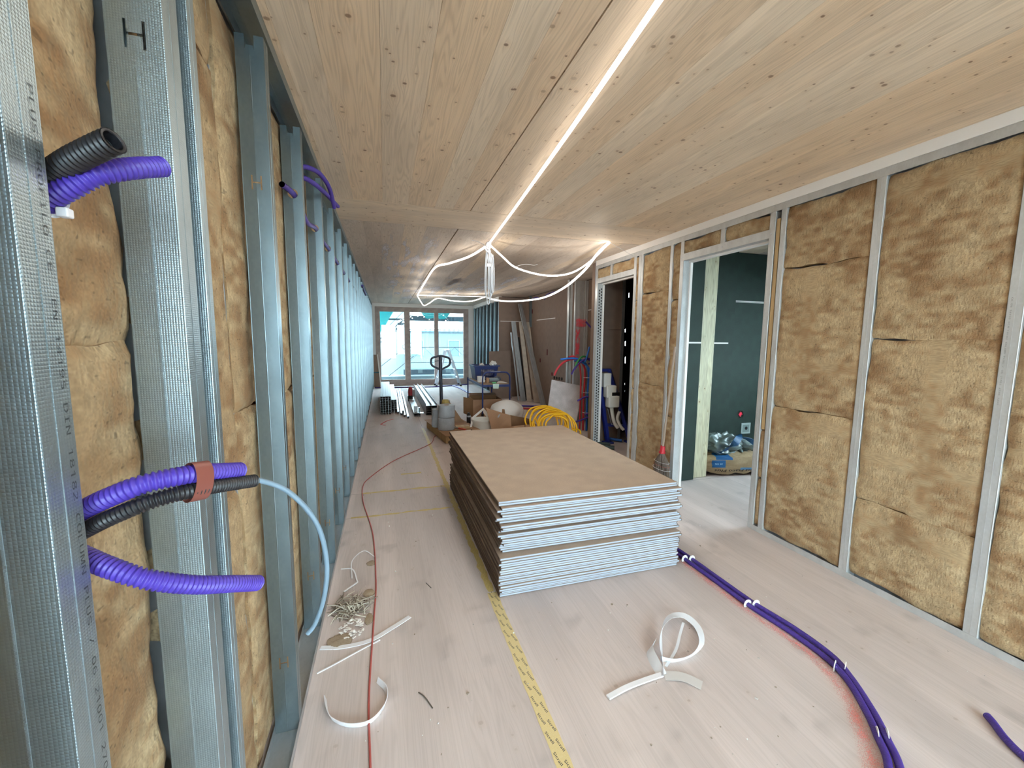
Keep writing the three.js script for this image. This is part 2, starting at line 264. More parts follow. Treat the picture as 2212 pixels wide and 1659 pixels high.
function batt(face, y0, y1, z0, z1, dir, seed, deep = 0.07, bulge = 0.01, dents = []) {   // a mineral wool slab whose face looks along +x (dir 1) or -x (dir -1)
  const h = y1 - y0, w = z1 - z0, ny = Math.max(4, Math.round(h / 0.022)), nz = Math.max(4, Math.round(w / 0.022)), g = new THREE.BoxGeometry(deep, h, w, 2, ny, nz), p = g.attributes.position;
  for (let i = 0; i < p.count; i++) {
    const fx = (p.getX(i) / deep + 0.5), front = dir > 0 ? fx : 1 - fx; let y = p.getY(i) + h / 2, z = p.getZ(i) + w / 2;
    const ey = Math.min(y, h - y), ez = Math.min(z, w - z), round = (1 - smooth(0, 0.03, ey)) * 0.010 + (1 - smooth(0, 0.025, ez)) * 0.008;
    const n = (vnoise(y * 7 + seed, z * 7 + seed * 3, seed) - 0.5) * 2 * bulge + (vnoise(y * 26, z * 26 + seed, seed + 1) - 0.5) * bulge * 0.7 + (vnoise(y * 60, z * 60, seed + 2) - 0.5) * bulge * 0.35;
    const wob = (vnoise(z * 9 + seed, y > h / 2 ? 3 : 8, seed + 5) - 0.5) * 0.022 + (vnoise(z * 40, y > h / 2 ? 3 : 8, seed + 6) - 0.5) * 0.006;
    const yy = y + (ey < 0.02 ? wob : 0), zz = z + (ez < 0.02 ? (vnoise(y * 12, z > w / 2 ? 4 : 9, seed + 8) - 0.5) * 0.012 : 0);
    let hollow = 0; for (const [dy, dz, r, d] of dents) hollow = Math.max(hollow, d * (1 - smooth(r * 0.35, r, Math.hypot((y0 + yy - dy), (z0 + zz - dz) * 1.1) + (vnoise(y * 40, z * 40, 77) - 0.5) * 0.02)));
    const x = -dir * hollow * front + face + dir * ((front - 1) * deep + front * (n - round));
    p.setXYZ(i, x, y0 + yy, z0 + zz);
  }
  g.computeVertexNormals();
  return uvm(g, seed * 0.37, seed * 0.71);
}

// ---------- left wall: two rows of profiles, mineral wool in the rear row ----------
const wallLeft = struct('wall_left');
part(wallLeft, 'backing_board', box(-0.68, -0.545, 0, CE, -13.2, ZB), M.dark);
part(wallLeft, 'shim_strip', box(-0.425, -0.365, 2.44, CE, -13.1, 2.6), M.whiteStrip);
part(wallLeft, 'top_track', G(box(-0.422, -0.338, 2.438, 2.440, -13.1, 2.6), box(-0.3392, -0.3380, 2.400, 2.440, -13.1, 2.6), box(-0.422, -0.4208, 2.400, 2.440, -13.1, 2.6), box(-0.41, -0.40, 2.4365, 2.438, -13.1, 2.6)), M.steel);
part(wallLeft, 'bottom_track', G(box(-0.422, -0.338, 0.001, 0.003, -13.1, 2.6), box(-0.3392, -0.3380, 0.001, 0.036, -13.1, 2.6), box(-0.422, -0.4208, 0.001, 0.036, -13.1, 2.6)), M.dullSteel);
part(wallLeft, 'rear_top_track', G(box(-0.525, -0.446, 2.438, 2.440, -13.1, 2.6), box(-0.4472, -0.4460, 2.40, 2.44, -13.1, 2.6)), M.dullSteel);
part(wallLeft, 'rear_shim_strip', box(-0.525, -0.446, 2.44, CE, -13.1, 2.6), M.whiteStrip);
part(wallLeft, 'rear_bottom_track', G(box(-0.525, -0.446, 0.001, 0.003, -13.1, 2.6), box(-0.4472, -0.4460, 0.001, 0.036, -13.1, 2.6)), M.dullSteel);
const frontZ = [1.62, 1.02, 0.06, -0.535, -0.88, -1.555, -2.13, -2.745, -3.33, -3.92];
for (let z = -4.5; z > -13; z -= 0.59) frontZ.push(z);
const studNear = studGeometry(0.08, 0.048, H0, H1), studHole = studGeometry(0.08, 0.048, H0, H1, { hole: 2.10 });
const studWide = studGeometry(0.08, 0.056, H0, H1);
frontZ.forEach((z) => { const m = new THREE.Mesh(z === -0.88 ? studWide : z < -1.8 && z > -7 ? studHole : studNear, z > -1.2 && z < 0 ? M.knurled : M.steel); m.name = 'stud'; m.position.set(XL, 0, z); wallLeft.add(m); });
{ const m = new THREE.Mesh(studGeometry(0.08, 0.032, H0, H1), M.knurled); m.name = 'stud'; m.position.set(XL, 0, -0.982); wallLeft.add(m); }   // the second profile of the pair
const rearZ = [1.75, 1.15, 0.55, -0.25, -0.97, -1.42, -2.02, -2.62, -3.22, -3.82];
for (let z = -4.42; z > -13; z -= 0.6) rearZ.push(z);
part(wallLeft, 'plasterboard_panel', box(XL + 0.001, XL + 0.0135, 0.01, 2.39, -0.42, 2.6), M.paper);  // unseen sheet, added to keep daylight off the web of the nearest stud
const rearStud = studGeometry(0.08, 0.048, H0, H1, { slots: false });
rearZ.forEach((z, i) => {
  const m = new THREE.Mesh(rearStud, M.dullSteel); m.name = 'rear_stud'; m.position.set(-0.447, 0, z); wallLeft.add(m);
  if (i + 1 < rearZ.length) {
    const zn = rearZ[i + 1] + 0.006, zo = z - 0.004, cut = i === 3 ? [0.06, 0.60, 1.185, 1.45, 2.42] : i === 4 ? [0.02, 1.0, 2.2, 2.42] : [0.02, 1.22, 2.42];
    const near = i === 3 ? -0.898 : zn;
    for (let k = 0; k + 1 < cut.length; k++) part(wallLeft, 'insulation_batt', batt(-0.429 - 0.003 * ((i * 5 + k * 3) % 3), cut[k] + 0.003, cut[k + 1] - 0.002, near, zo, 1, 300 + i * 7 + k, 0.07, i === 3 ? 0.010 : 0.005, i === 3 ? [[1.205, -0.66, 0.075, 0.06], [1.15, -0.69, 0.05, 0.05]] : []), M.wool);
  }
});
// printed line on the flange of the nearest profile
function textTexture(w, h, draw) { const c = document.createElement('canvas'); c.width = w; c.height = h; const x = c.getContext('2d'); draw(x, w, h); const t = new THREE.CanvasTexture(c); t.magFilter = THREE.LinearFilter; return t; }
{
  const t = textTexture(2048, 64, (c, w, h) => { c.fillStyle = '#000'; c.fillRect(0, 0, w, h); c.fillStyle = '#a0a0a0'; c.font = '50px monospace'; c.textBaseline = 'middle'; c.fillText('PLUS PROFILO CE  EN 14195 DIN 18182 COLUMN PLUS / 06 21001 2700 1200', 10, h / 2 + 2, w - 20); });
  const g = new THREE.PlaneGeometry(0.87, 0.0125).rotateZ(-Math.PI / 2).rotateY(Math.PI / 2).translate(XL + 0.0006, 1.285, -0.5745);
  part(wallLeft, 'printed_line', g, std({ color: srgb(40, 42, 46), alphaMap: t, transparent: true, roughness: 0.8 }));
}

// ---------- right wall: one row of profiles with wool, two door openings ----------
const wallRight = struct('wall_right');
const flat = (z0, z1, y0, y1) => G(uvm(new THREE.CylinderGeometry(0.0028, 0.0028, y1 - y0, 10).translate(XR + 0.0018, (y0 + y1) / 2, z1 - 0.0018)), box(XR, XR + 0.0012, y0, y1, z0, z1), box(XR, XR + 0.072, y0, y1, z1 - 0.0012, z1), box(XR, XR + 0.01, y0, y1, z0, z0 + 0.0012), box(XR - 0.0006, XR + 0.0005, y0, y1, (z0 + z1) / 2 - 0.0015, (z0 + z1) / 2 + 0.0015));   // a profile seen on its flange
const studR = (z0, z1, y0 = H0, y1 = 2.43, name = 'stud', m = M.wallSteel) => part(wallRight, name, flat(z0, z1, y0, y1), m);
part(wallRight, 'shim_strip', rbox(XR - 0.004, XR + 0.085, 2.432, CE, -5.0, 1.2, 0.002, 1), M.whiteStrip);
part(wallRight, 'top_track', G(box(XR - 0.0014, XR - 0.0002, 2.384, 2.431, -5.0, 1.2), box(XR, XR + 0.075, 2.429, 2.431, -5.0, 1.2)), M.wallSteel);
for (const [a, b] of [[-2.372, 1.2], [-4.115, -3.36]]) part(wallRight, 'bottom_track', G(box(XR - 0.0014, XR - 0.0002, 0.001, 0.042, a, b), box(XR, XR + 0.075, 0.001, 0.003, a, b)), M.wallSteel);
for (const [a, b] of [[-1.146, -1.092], [-1.732, -1.684], [-2.322, -2.283], [-0.56, -0.51], [0.03, 0.08], [0.62, 0.67], [-3.507, -3.47], [-4.035, -3.995], [-3.992, -3.955]]) studR(a, b);
const XW = XR + 0.004;
const wool = (z0, z1, ys, seed) => { for (let k = 0; k + 1 < ys.length; k++) part(wallRight, 'insulation_batt', batt(XW, ys[k] + 0.0015, ys[k + 1] - 0.0015, z0, z1, -1, seed + k, 0.066, 0.006), M.wool); };
wool(-2.281, -1.734, [0.044, 0.985, 1.962, 2.383], 400);
wool(-1.682, -1.148, [0.044, 0.52, 1.475, 2.383], 410);
wool(-1.090, -0.562, [0.044, 0.99, 1.8, 2.383], 420);
wool(-0.508, 0.028, [0.044, 1.2, 2.383], 430);
wool(0.082, 0.618, [0.044, 1.2, 2.383], 440);
wool(-3.953, -3.509, [0.044, 0.985, 1.958, 2.383], 450);
wool(-3.468, -3.352, [0.044, 0.7, 1.3, 1.85, 2.383], 460);
wool(-4.112, -4.038, [0.044, 0.62, 0.9, 1.9, 2.383], 470);
wool(-2.362, -2.324, [0.044, 0.42, 0.8], 480);
{
  const t = textTexture(1024, 32, (c, w, h) => { c.fillStyle = '#000'; c.fillRect(0, 0, w, h); c.fillStyle = '#888'; c.font = '25px monospace'; c.textBaseline = 'middle'; c.fillText('CE EN 14195 DIN 18182 COLUMN PLUS / 06 21001 2700 1200', 6, h / 2 + 1, w - 12); });
  part(wallRight, 'printed_line', new THREE.PlaneGeometry(0.62, 0.009).rotateZ(-Math.PI / 2).rotateY(-Math.PI / 2).translate(XR - 0.0014, 1.36, -1.131), std({ color: srgb(60, 60, 62), alphaMap: t, transparent: true, roughness: 0.8 }));
}
part(wallRight, 'timber_batten', box(XR + 0.004, XR + 0.06, 0.8, 2.33, -2.358, -2.330), M.batten);
part(wallRight, 'lining_board', G(box(XR + 0.076, XR + 0.101, 0, CE, -2.395, 1.2), box(XR + 0.076, XR + 0.101, 0, CE, -4.12, -3.33), box(XR + 0.076, XR + 0.101, 2.20, CE, -3.34, -2.385), box(XR + 0.076, XR + 0.101, 2.2, CE, -4.95, -4.115)), M.gypsum);
part(wallRight, 'end_closure', box(XR, XR + 0.101, 0, CE, 1.2, 2.7), M.white);

// door openings: header, jambs and the gypsum edges that stand proud of them
function doorFrame(n, z0, z1, y, ceilFill) {
  const d = struct('door_' + n); d.position.set(XR, 0, (z0 + z1) / 2);
  const P = (name, g, m) => part(d, name, g, m);
  P('jamb_stud', flat(z1, z1 + 0.046, H0, 2.384), M.wallSteel);
  P('jamb_stud', n === 1 ? box(XR, XR + 0.0012, H0, 2.384, z0 - 0.046, z0) : G(box(XR, XR + 0.0012, H0, 2.384, z0 - 0.046, z0), box(XR, XR + 0.074, H0, y, z0 - 0.0012, z0)), M.wallSteel);
  P('header_track', G(box(XR - 0.0022, XR - 0.001, y, y + 0.062, z0 - 0.046, z1 + 0.046), box(XR, XR + 0.074, y, y + 0.0015, z0, z1)), M.wallSteel);
  P('gypsum_edge', G(box(XR + 0.074, XR + 0.0992, 0, y + 0.01, z0 - 0.01, z0 + 0.012), box(XR + 0.074, XR + 0.0992, 0, y + 0.01, z1 - 0.012, z1 + 0.004), box(XR + 0.060, XR + 0.0992, y - 0.016, y + 0.005, z0, z1)), M.white);
  for (const [a, b] of ceilFill) P('insulation_batt', batt(XW, y + 0.064, 2.383, a, b, -1, 500 + n * 10 + Math.round(a * -10), 0.066, 0.005), M.wool);
  const s = (ceilFill[0][0] + ceilFill[1][1]) / 2;
  P('cripple_stud', flat(ceilFill[1][1], ceilFill[0][0], y + 0.06, 2.384), M.wallSteel);
  for (const z of [z1 + 0.02, s, z0 - 0.02]) P('screw_head', uvm(new THREE.CylinderGeometry(0.005, 0.005, 0.003, 8).rotateZ(Math.PI / 2).translate(XR - 0.003, y + 0.03, z)), M.aluminium);
}
doorFrame(2, -3.312, -2.412, 2.206, [[-2.83, -2.372], [-3.355, -2.874]]);
doorFrame(1, -4.950, -4.126, 2.196, [[-4.60, -4.085], [-4.99, -4.64]]);
// the slotted profile on the far jamb of the first opening
{
  const s = new THREE.Shape(); s.moveTo(0, 0); s.lineTo(0.088, 0); s.lineTo(0.088, 2.19); s.lineTo(0, 2.19); s.closePath();
  for (let y = 0.05, k = 0; y < 2.14; y += 0.038, k++) for (const [x, o] of [[0.030, 0], [0.060, 0.019]]) { const h = new THREE.Path(); h.moveTo(x - 0.008, y + o - 0.0115); h.lineTo(x + 0.008, y + o - 0.0115); h.lineTo(x + 0.008, y + o + 0.0115); h.lineTo(x - 0.008, y + o + 0.0115); h.closePath(); s.holes.push(h); }
  const g = uvm(new THREE.ExtrudeGeometry(s, { depth: 0.002, bevelEnabled: false }).translate(XR - 0.004, 0.003, -4.944));
  part(wallRight, 'slotted_profile', G(g, box(XR - 0.0045, XR - 0.0025, 0.003, 2.193, -5.0, -4.942)), M.wallSteel);
  part(wallRight, 'corner_board', G(box(XR + 0.0, XR + 0.1, 0.003, CE, -5.02, -5.002)), M.gypsum);
  part(wallRight, 'jamb_core', box(XR + 0.002, XR + 0.084, 0.003, 2.19, -5.0, -4.968), M.dark);
}

// ---------- recess behind the right wall, with brown plasterboard ----------
const wallRecess = struct('wall_recess');
const board = (w, name, g, m = M.darkPaper) => part(w, name, g, m);
for (const [a, b] of [[-9.9, -9.32], [-9.318, -7.95], [-7.948, -6.7], [-6.698, -5.62]]) { board(wallRecess, 'plasterboard_panel', box(XREC, XREC + 0.0125, 0.008, 1.9, a, b)); board(wallRecess, 'plasterboard_panel', box(XREC, XREC + 0.0125, 1.9, CE - 0.012, a, b)); }
for (const [a, b, y] of [[-9.1, -8.0, 1.9], [-6.6, -5.6, 1.97]]) board(wallRecess, 'joint_filler', box(XREC - 0.001, XREC, y - 0.008, y + 0.008, a, b), M.white);
board(wallRecess, 'core_wall', box(XREC + 0.0125, XREC + 0.1, 0, CE, -10.0, -5.62), M.dark);
board(wallRecess, 'return_wall', G(box(XR + 0.1, 3.27, 0, CE, -5.24, -5.20), box(XR + 0.05, XR + 0.1, 0, CE, -5.20, -5.02)), M.darkPaper);
for (const [y0, y1, z0, z1] of [[1.11, 1.24, -8.44, -8.38], [0.93, 1.02, -8.86, -8.80], [2.07, 2.17, -9.44, -9.37]]) board(wallRecess, 'box_cutout', G(box(XREC - 0.0015, XREC + 0.001, y0, y1, z0, z1)), std({ color: srgb(88, 30, 34), roughness: 0.9 }));
board(wallRecess, 'hatch_opening', box(XREC - 0.0015, XREC + 0.001, 0.25, 0.40, -8.22, -8.03), M.black);
{ const rings = []; for (let k = 0; k < 4; k++) rings.push(uvm(new THREE.CylinderGeometry(0.032, 0.032, 0.012, 16).rotateZ(Math.PI / 2).translate(XREC - 0.004, 0.655 + 0.003 * k, -7.98 + k * 0.13))); board(wallRecess, 'junction_boxes', G(rings), M.dark); }
board(wallRecess, 'junction_box', uvm(new THREE.CylinderGeometry(0.04, 0.04, 0.012, 16).rotateZ(Math.PI / 2).translate(XREC - 0.004, 0.72, -8.10)), std({ color: srgb(110, 40, 46), roughness: 0.8 }));

// the wall facing the room across the recess, then the open row of profiles up to the window
const wallFar = struct('wall_far_right');
for (const [y0, y1] of [[0.008, 1.11], [1.112, 1.895], [1.9, CE - 0.012]]) board(wallFar, 'plasterboard_panel', box(XR, XREC, y0, y1, -9.915, -9.90));
board(wallFar, 'joint_filler', box(XR + 0.04, XREC - 0.1, 1.888, 1.902, -9.9, -9.899), M.white);
board(wallFar, 'core_wall', box(XR + 0.1, XREC + 0.1, 0, CE, -13.1, -9.93), M.dark);
board(wallFar, 'shim_strip', box(XR - 0.004, XR + 0.08, 2.40, CE, -13.0, -9.92), M.whiteStrip);
for (let k = 0; k < 8; k++) { const z = -12.86 + k * 0.42; board(wallFar, 'stud', mirrorX(studGeometry(0.075, 0.05, H0, 2.40, { slots: false, notch: false })).translate(XR, 0, z), M.steel); }
board(wallFar, 'bottom_track', box(XR - 0.001, XR + 0.08, 0.001, 0.04, -13.0, -9.92), M.steel);

// ---------- end wall with the tall window ----------
const wallEnd = struct('wall_front');
part(wallEnd, 'lintel', box(-0.7, 3.5, 2.39, CE + 0.1, -13.2, -13.04), M.whiteStrip);
part(wallEnd, 'left_pier', box(-0.7, -0.27, 0, 2.39, -13.25, -13.06), M.white);
part(wallEnd, 'right_pier', box(2.56, 3.5, 0, 2.39, -13.25, -13.06), M.white);
const win = struct('window_1'); win.position.set(1.14, 0, -13.1);
const fz0 = -13.15, fz1 = -13.06;
part(win, 'window_frame', G(rbox(-0.27, -0.14, 0, 2.39, fz0, fz1), rbox(2.41, 2.56, 0, 2.39, fz0, fz1), rbox(-0.14, 2.41, 2.262, 2.39, fz0, fz1), rbox(-0.14, 2.41, 0, 0.165, fz0, fz1)), M.frameWood);
part(win, 'mullion', rbox(0.585, 0.735, 0.165, 2.262, fz0, fz1 + 0.01), M.frameWood);
part(win, 'mullion', rbox(1.488, 1.602, 0.165, 2.262, fz0, fz1 + 0.01), M.frameWood);
for (const [a, b] of [[-0.14, 0.585], [0.735, 1.488], [1.602, 2.41]]) { const sash = part(win, 'sash', G(box(a, a + 0.012, 0.165, 2.262, -13.13, -13.09), box(b - 0.012, b, 0.165, 2.262, -13.13, -13.09), box(a, b, 0.165, 0.185, -13.13, -13.09), box(a, b, 2.245, 2.262, -13.13, -13.09)), M.frameWood); part(sash, 'pane', box(a, b, 0.17, 2.255, -13.113, -13.109), M.paneTint); }

// ---------- wall behind the camera: the same tall window ----------
const wallBack = struct('wall_back');
part(wallBack, 'lintel', box(-0.7, 3.5, 2.40, CE + 0.1, ZB, ZB + 0.15), M.white);
part(wallBack, 'pier', G(box(-0.7, -0.3, 0, 2.4, ZB, ZB + 0.15), box(2.5, 3.5, 0, 2.4, ZB, ZB + 0.15)), M.white);
const winB = struct('window_2'); winB.position.set(1.1, 0, ZB + 0.05);
part(winB, 'window_frame', G(box(-0.3, -0.22, 0, 2.4, ZB, ZB + 0.1), box(2.42, 2.5, 0, 2.4, ZB, ZB + 0.1), box(-0.22, 2.42, 2.32, 2.4, ZB, ZB + 0.1), box(-0.22, 2.42, 0, 0.08, ZB, ZB + 0.1)), M.frameWood);
part(winB, 'mullion', box(0.7, 0.8, 0.08, 2.32, ZB, ZB + 0.1), M.frameWood);
part(winB, 'mullion', box(1.6, 1.7, 0.08, 2.32, ZB, ZB + 0.1), M.frameWood);
part(winB, 'pane', box(-0.22, 2.42, 0.08, 2.32, ZB + 0.04, ZB + 0.044), M.glass);

// ---------- side room behind the near door: green boards and a timber post ----------
const wallBath = struct('wall_side_room');
for (const [x0, x1, y0, y1] of [[2.803, 3.07, 0.004, 1.43], [2.803, 3.07, 1.446, CE]]) board(wallBath, 'green_panel', box(x0, x1, y0, y1, -3.47, -3.44), M.green);
board(wallBath, 'joint_filler', box(2.803, 3.07, 1.43, 1.446, -3.47, -3.4395), M.white);
for (const [x0, x1, z, seams] of [[3.26, 3.90, -3.86, [1.432]], [3.90, 5.2, -3.95, [1.925]]]) { let y = 0.004; for (const s of [...seams, CE]) { board(wallBath, 'green_panel', box(x0, x1, y, s - 0.006, z - 0.0125, z), M.green); y = s + 0.006; } }
board(wallBath, 'joint_filler', G(box(3.5, 3.83, 1.424, 1.440, -3.87, -3.8592)), M.white);
board(wallBath, 'joint_filler', G(box(3.92, 4.55, 1.916, 1.922, -3.96, -3.9492), box(3.905, 4.55, 1.928, 1.936, -3.96, -3.9492)), M.white);
board(wallBath, 'core_wall', G(box(2.803, 5.3, 0, CE, -4.08, -3.97), box(3.07, 3.26, 0, CE, -4.0, -3.66)), M.dark);
board(wallBath, 'timber_post', rbox(3.045, 3.272, 0.003, CE - 0.01, -3.66, -3.48, 0.003, 1), M.post);
board(wallBath, 'near_wall', G(box(2.8, 5.3, 0, CE, -1.0, -0.9)), M.green);
board(wallBath, 'outer_wall', G(box(5.2, 5.3, 0, 0.9, -5.8, -0.9), box(5.2, 5.3, 2.2, CE, -5.8, -0.9), box(5.2, 5.3, 0.9, 2.2, -1.6, -0.9), box(5.2, 5.3, 0.9, 2.2, -5.8, -3.2)), M.green);
const winC = struct('window_3'); winC.position.set(5.25, 0.9, -2.4);
part(winC, 'window_frame', G(box(5.22, 5.28, 0.9, 2.2, -1.66, -1.6), box(5.22, 5.28, 0.9, 2.2, -3.2, -3.14), box(5.22, 5.28, 0.9, 0.96, -3.14, -1.66), box(5.22, 5.28, 2.14, 2.2, -3.14, -1.66)), M.frameWood);
part(winC, 'pane', box(5.248, 5.252, 0.96, 2.14, -3.14, -1.66), M.glass);

// ---------- side room behind the far door: dark boards with daylight through the gaps ----------
const wallShaft = struct('wall_shaft');
board(wallShaft, 'plasterboard_panel', box(2.803, 3.225, 0.004, 1.6, -5.2, -5.187)); board(wallShaft, 'plasterboard_panel', box(2.803, 3.225, 1.606, CE, -5.2, -5.187));
board(wallShaft, 'stud', G(box(3.226, 3.268, 0.004, CE, -5.2, -5.178)), M.dullSteel);
board(wallShaft, 'near_wall', G(box(2.803, 5.2, 0, CE, -4.09, -4.08)), M.dark);
{
  const s = new THREE.Shape(); s.moveTo(3.27, 0); s.lineTo(5.3, 0); s.lineTo(5.3, CE); s.lineTo(3.27, CE); s.closePath();
  const hole = (x, y, w, h, round) => { const p = new THREE.Path(); if (round) p.absarc(x, y, w, 0, 6.283, true); else { p.moveTo(x - w * 0.7, y - h); p.lineTo(x + w, y - h * 0.8); p.lineTo(x + w * 0.8, y + h); p.lineTo(x - w, y + h * 0.7); p.closePath(); } s.holes.push(p); };
  for (const [x, y, w, h, r] of [[3.598, 2.144, 0.007, 0.042, 0], [3.603, 2.029, 0.016, 0, 1], [3.610, 1.874, 0.014, 0, 1], [3.557, 1.604, 0.008, 0.030, 0], [3.566, 1.405, 0.010, 0.040, 0], [3.570, 1.312, 0.006, 0, 1], [3.577, 1.150, 0.008, 0.060, 0], [3.585, 0.77, 0.004, 0.02, 0], [3.59, 0.66, 0.004, 0.014, 0]]) hole(x, y, w, h, r);
  board(wallShaft, 'shaft_wall', uvm(new THREE.ExtrudeGeometry(s, { depth: 0.01, bevelEnabled: false, curveSegments: 10 }).translate(0, 0, -5.61)), M.black);
  board(wallShaft, 'side_wall', box(3.270, 3.28, 0, CE, -5.6, -5.2), M.dark);
}
// ---------- the stack of plasterboard ----------
{
  const L = 1.83, W = 1.205, t = 0.0125, ord = ['topmost', 'second', 'third', 'fourth', 'fifth', 'sixth', 'seventh', 'eighth', 'ninth', 'tenth', 'eleventh', 'twelfth', 'thirteenth', 'fourteenth', 'fifteenth', 'sixteenth', 'seventeenth', 'eighteenth', 'nineteenth', 'twentieth', 'twenty-first', 'twenty-second', 'twenty-third', 'twenty-fourth', 'twenty-fifth', 'twenty-sixth', 'twenty-seventh', 'twenty-eighth', 'twenty-ninth', 'thirtieth', 'thirty-first', 'thirty-second', 'thirty-third', 'thirty-fourth', 'thirty-fifth', 'thirty-sixth', 'thirty-seventh', 'thirty-eighth', 'thirty-ninth', 'bottom'];
  const n = 40, R = rng(77), proto = new THREE.Group(), p = 0.0005;
  const paper = new THREE.Mesh(G(box(-W / 2 + 0.002, W / 2 - 0.002, t - p, t, -L, -0.0012), box(-W / 2 + 0.002, W / 2 - 0.002, 0, p, -L, -0.0012)), M.paper); paper.name = 'paper_facing'; proto.add(paper);
  for (const x of [-W / 2, W / 2 - 0.008]) { const e = new THREE.Mesh(rbox(x, x + 0.008, 0, t, -L, -0.0012, 0.003, 2), M.shadedEdgePaper); e.name = 'shaded_edge_paper'; proto.add(e); }
  const core = new THREE.Mesh(G(rbox(-W / 2 + 0.003, W / 2 - 0.003, p + 0.0001, t - p - 0.0001, -L + 0.001, 0, 0.0048, 3)), M.gypsum); core.name = 'gypsum_core'; proto.add(core);
  let y = 0.003;
  const zs = (k) => k < 2 ? -0.026 : k < 5 ? 0.004 : k < 7 ? 0.012 : k < 9 ? -0.012 : k < 12 ? 0.020 : k < 13 ? -0.006 : k < 18 ? 0.012 : k < 22 ? -0.012 : k < 24 ? 0.040 : 0.024;
  for (let k = n - 1; k >= 0; k--) {   // from the floor upwards
    const o = proto.clone(); o.name = numbered('plasterboard_sheet'); scene.add(o);
    const odd = k === 0 ? 0 : (R() - 0.5) * (k > 26 ? 0.020 : 0.042);
    o.position.set(1.187 + odd + (k > 12 && k < 22 ? 0.008 : 0), y, -2.118 + zs(k) + (R() - 0.5) * 0.014); o.rotation.y = (k < 26 ? (R() - 0.5) * 0.008 : (R() - 0.5) * 0.003) + (k >= 18 && k < 22 ? -0.006 : 0);
    tag(o, k === 0 ? 'topmost brown sheet of the plasterboard stack on the floor, its whole face visible' : k === n - 1 ? 'bottom brown sheet of the plasterboard stack, lying on the pale floor' : `brown plasterboard sheet with white cut edge, ${ord[k]} from the top of the stack`, 'plasterboard', 'plasterboard sheets in the stack');
    y += t + 0.0002 + (k % 3 === 0 ? 0.0012 : 0.0004) + ([2, 9, 13, 22].includes(k) ? 0.003 : 0);
  }
}

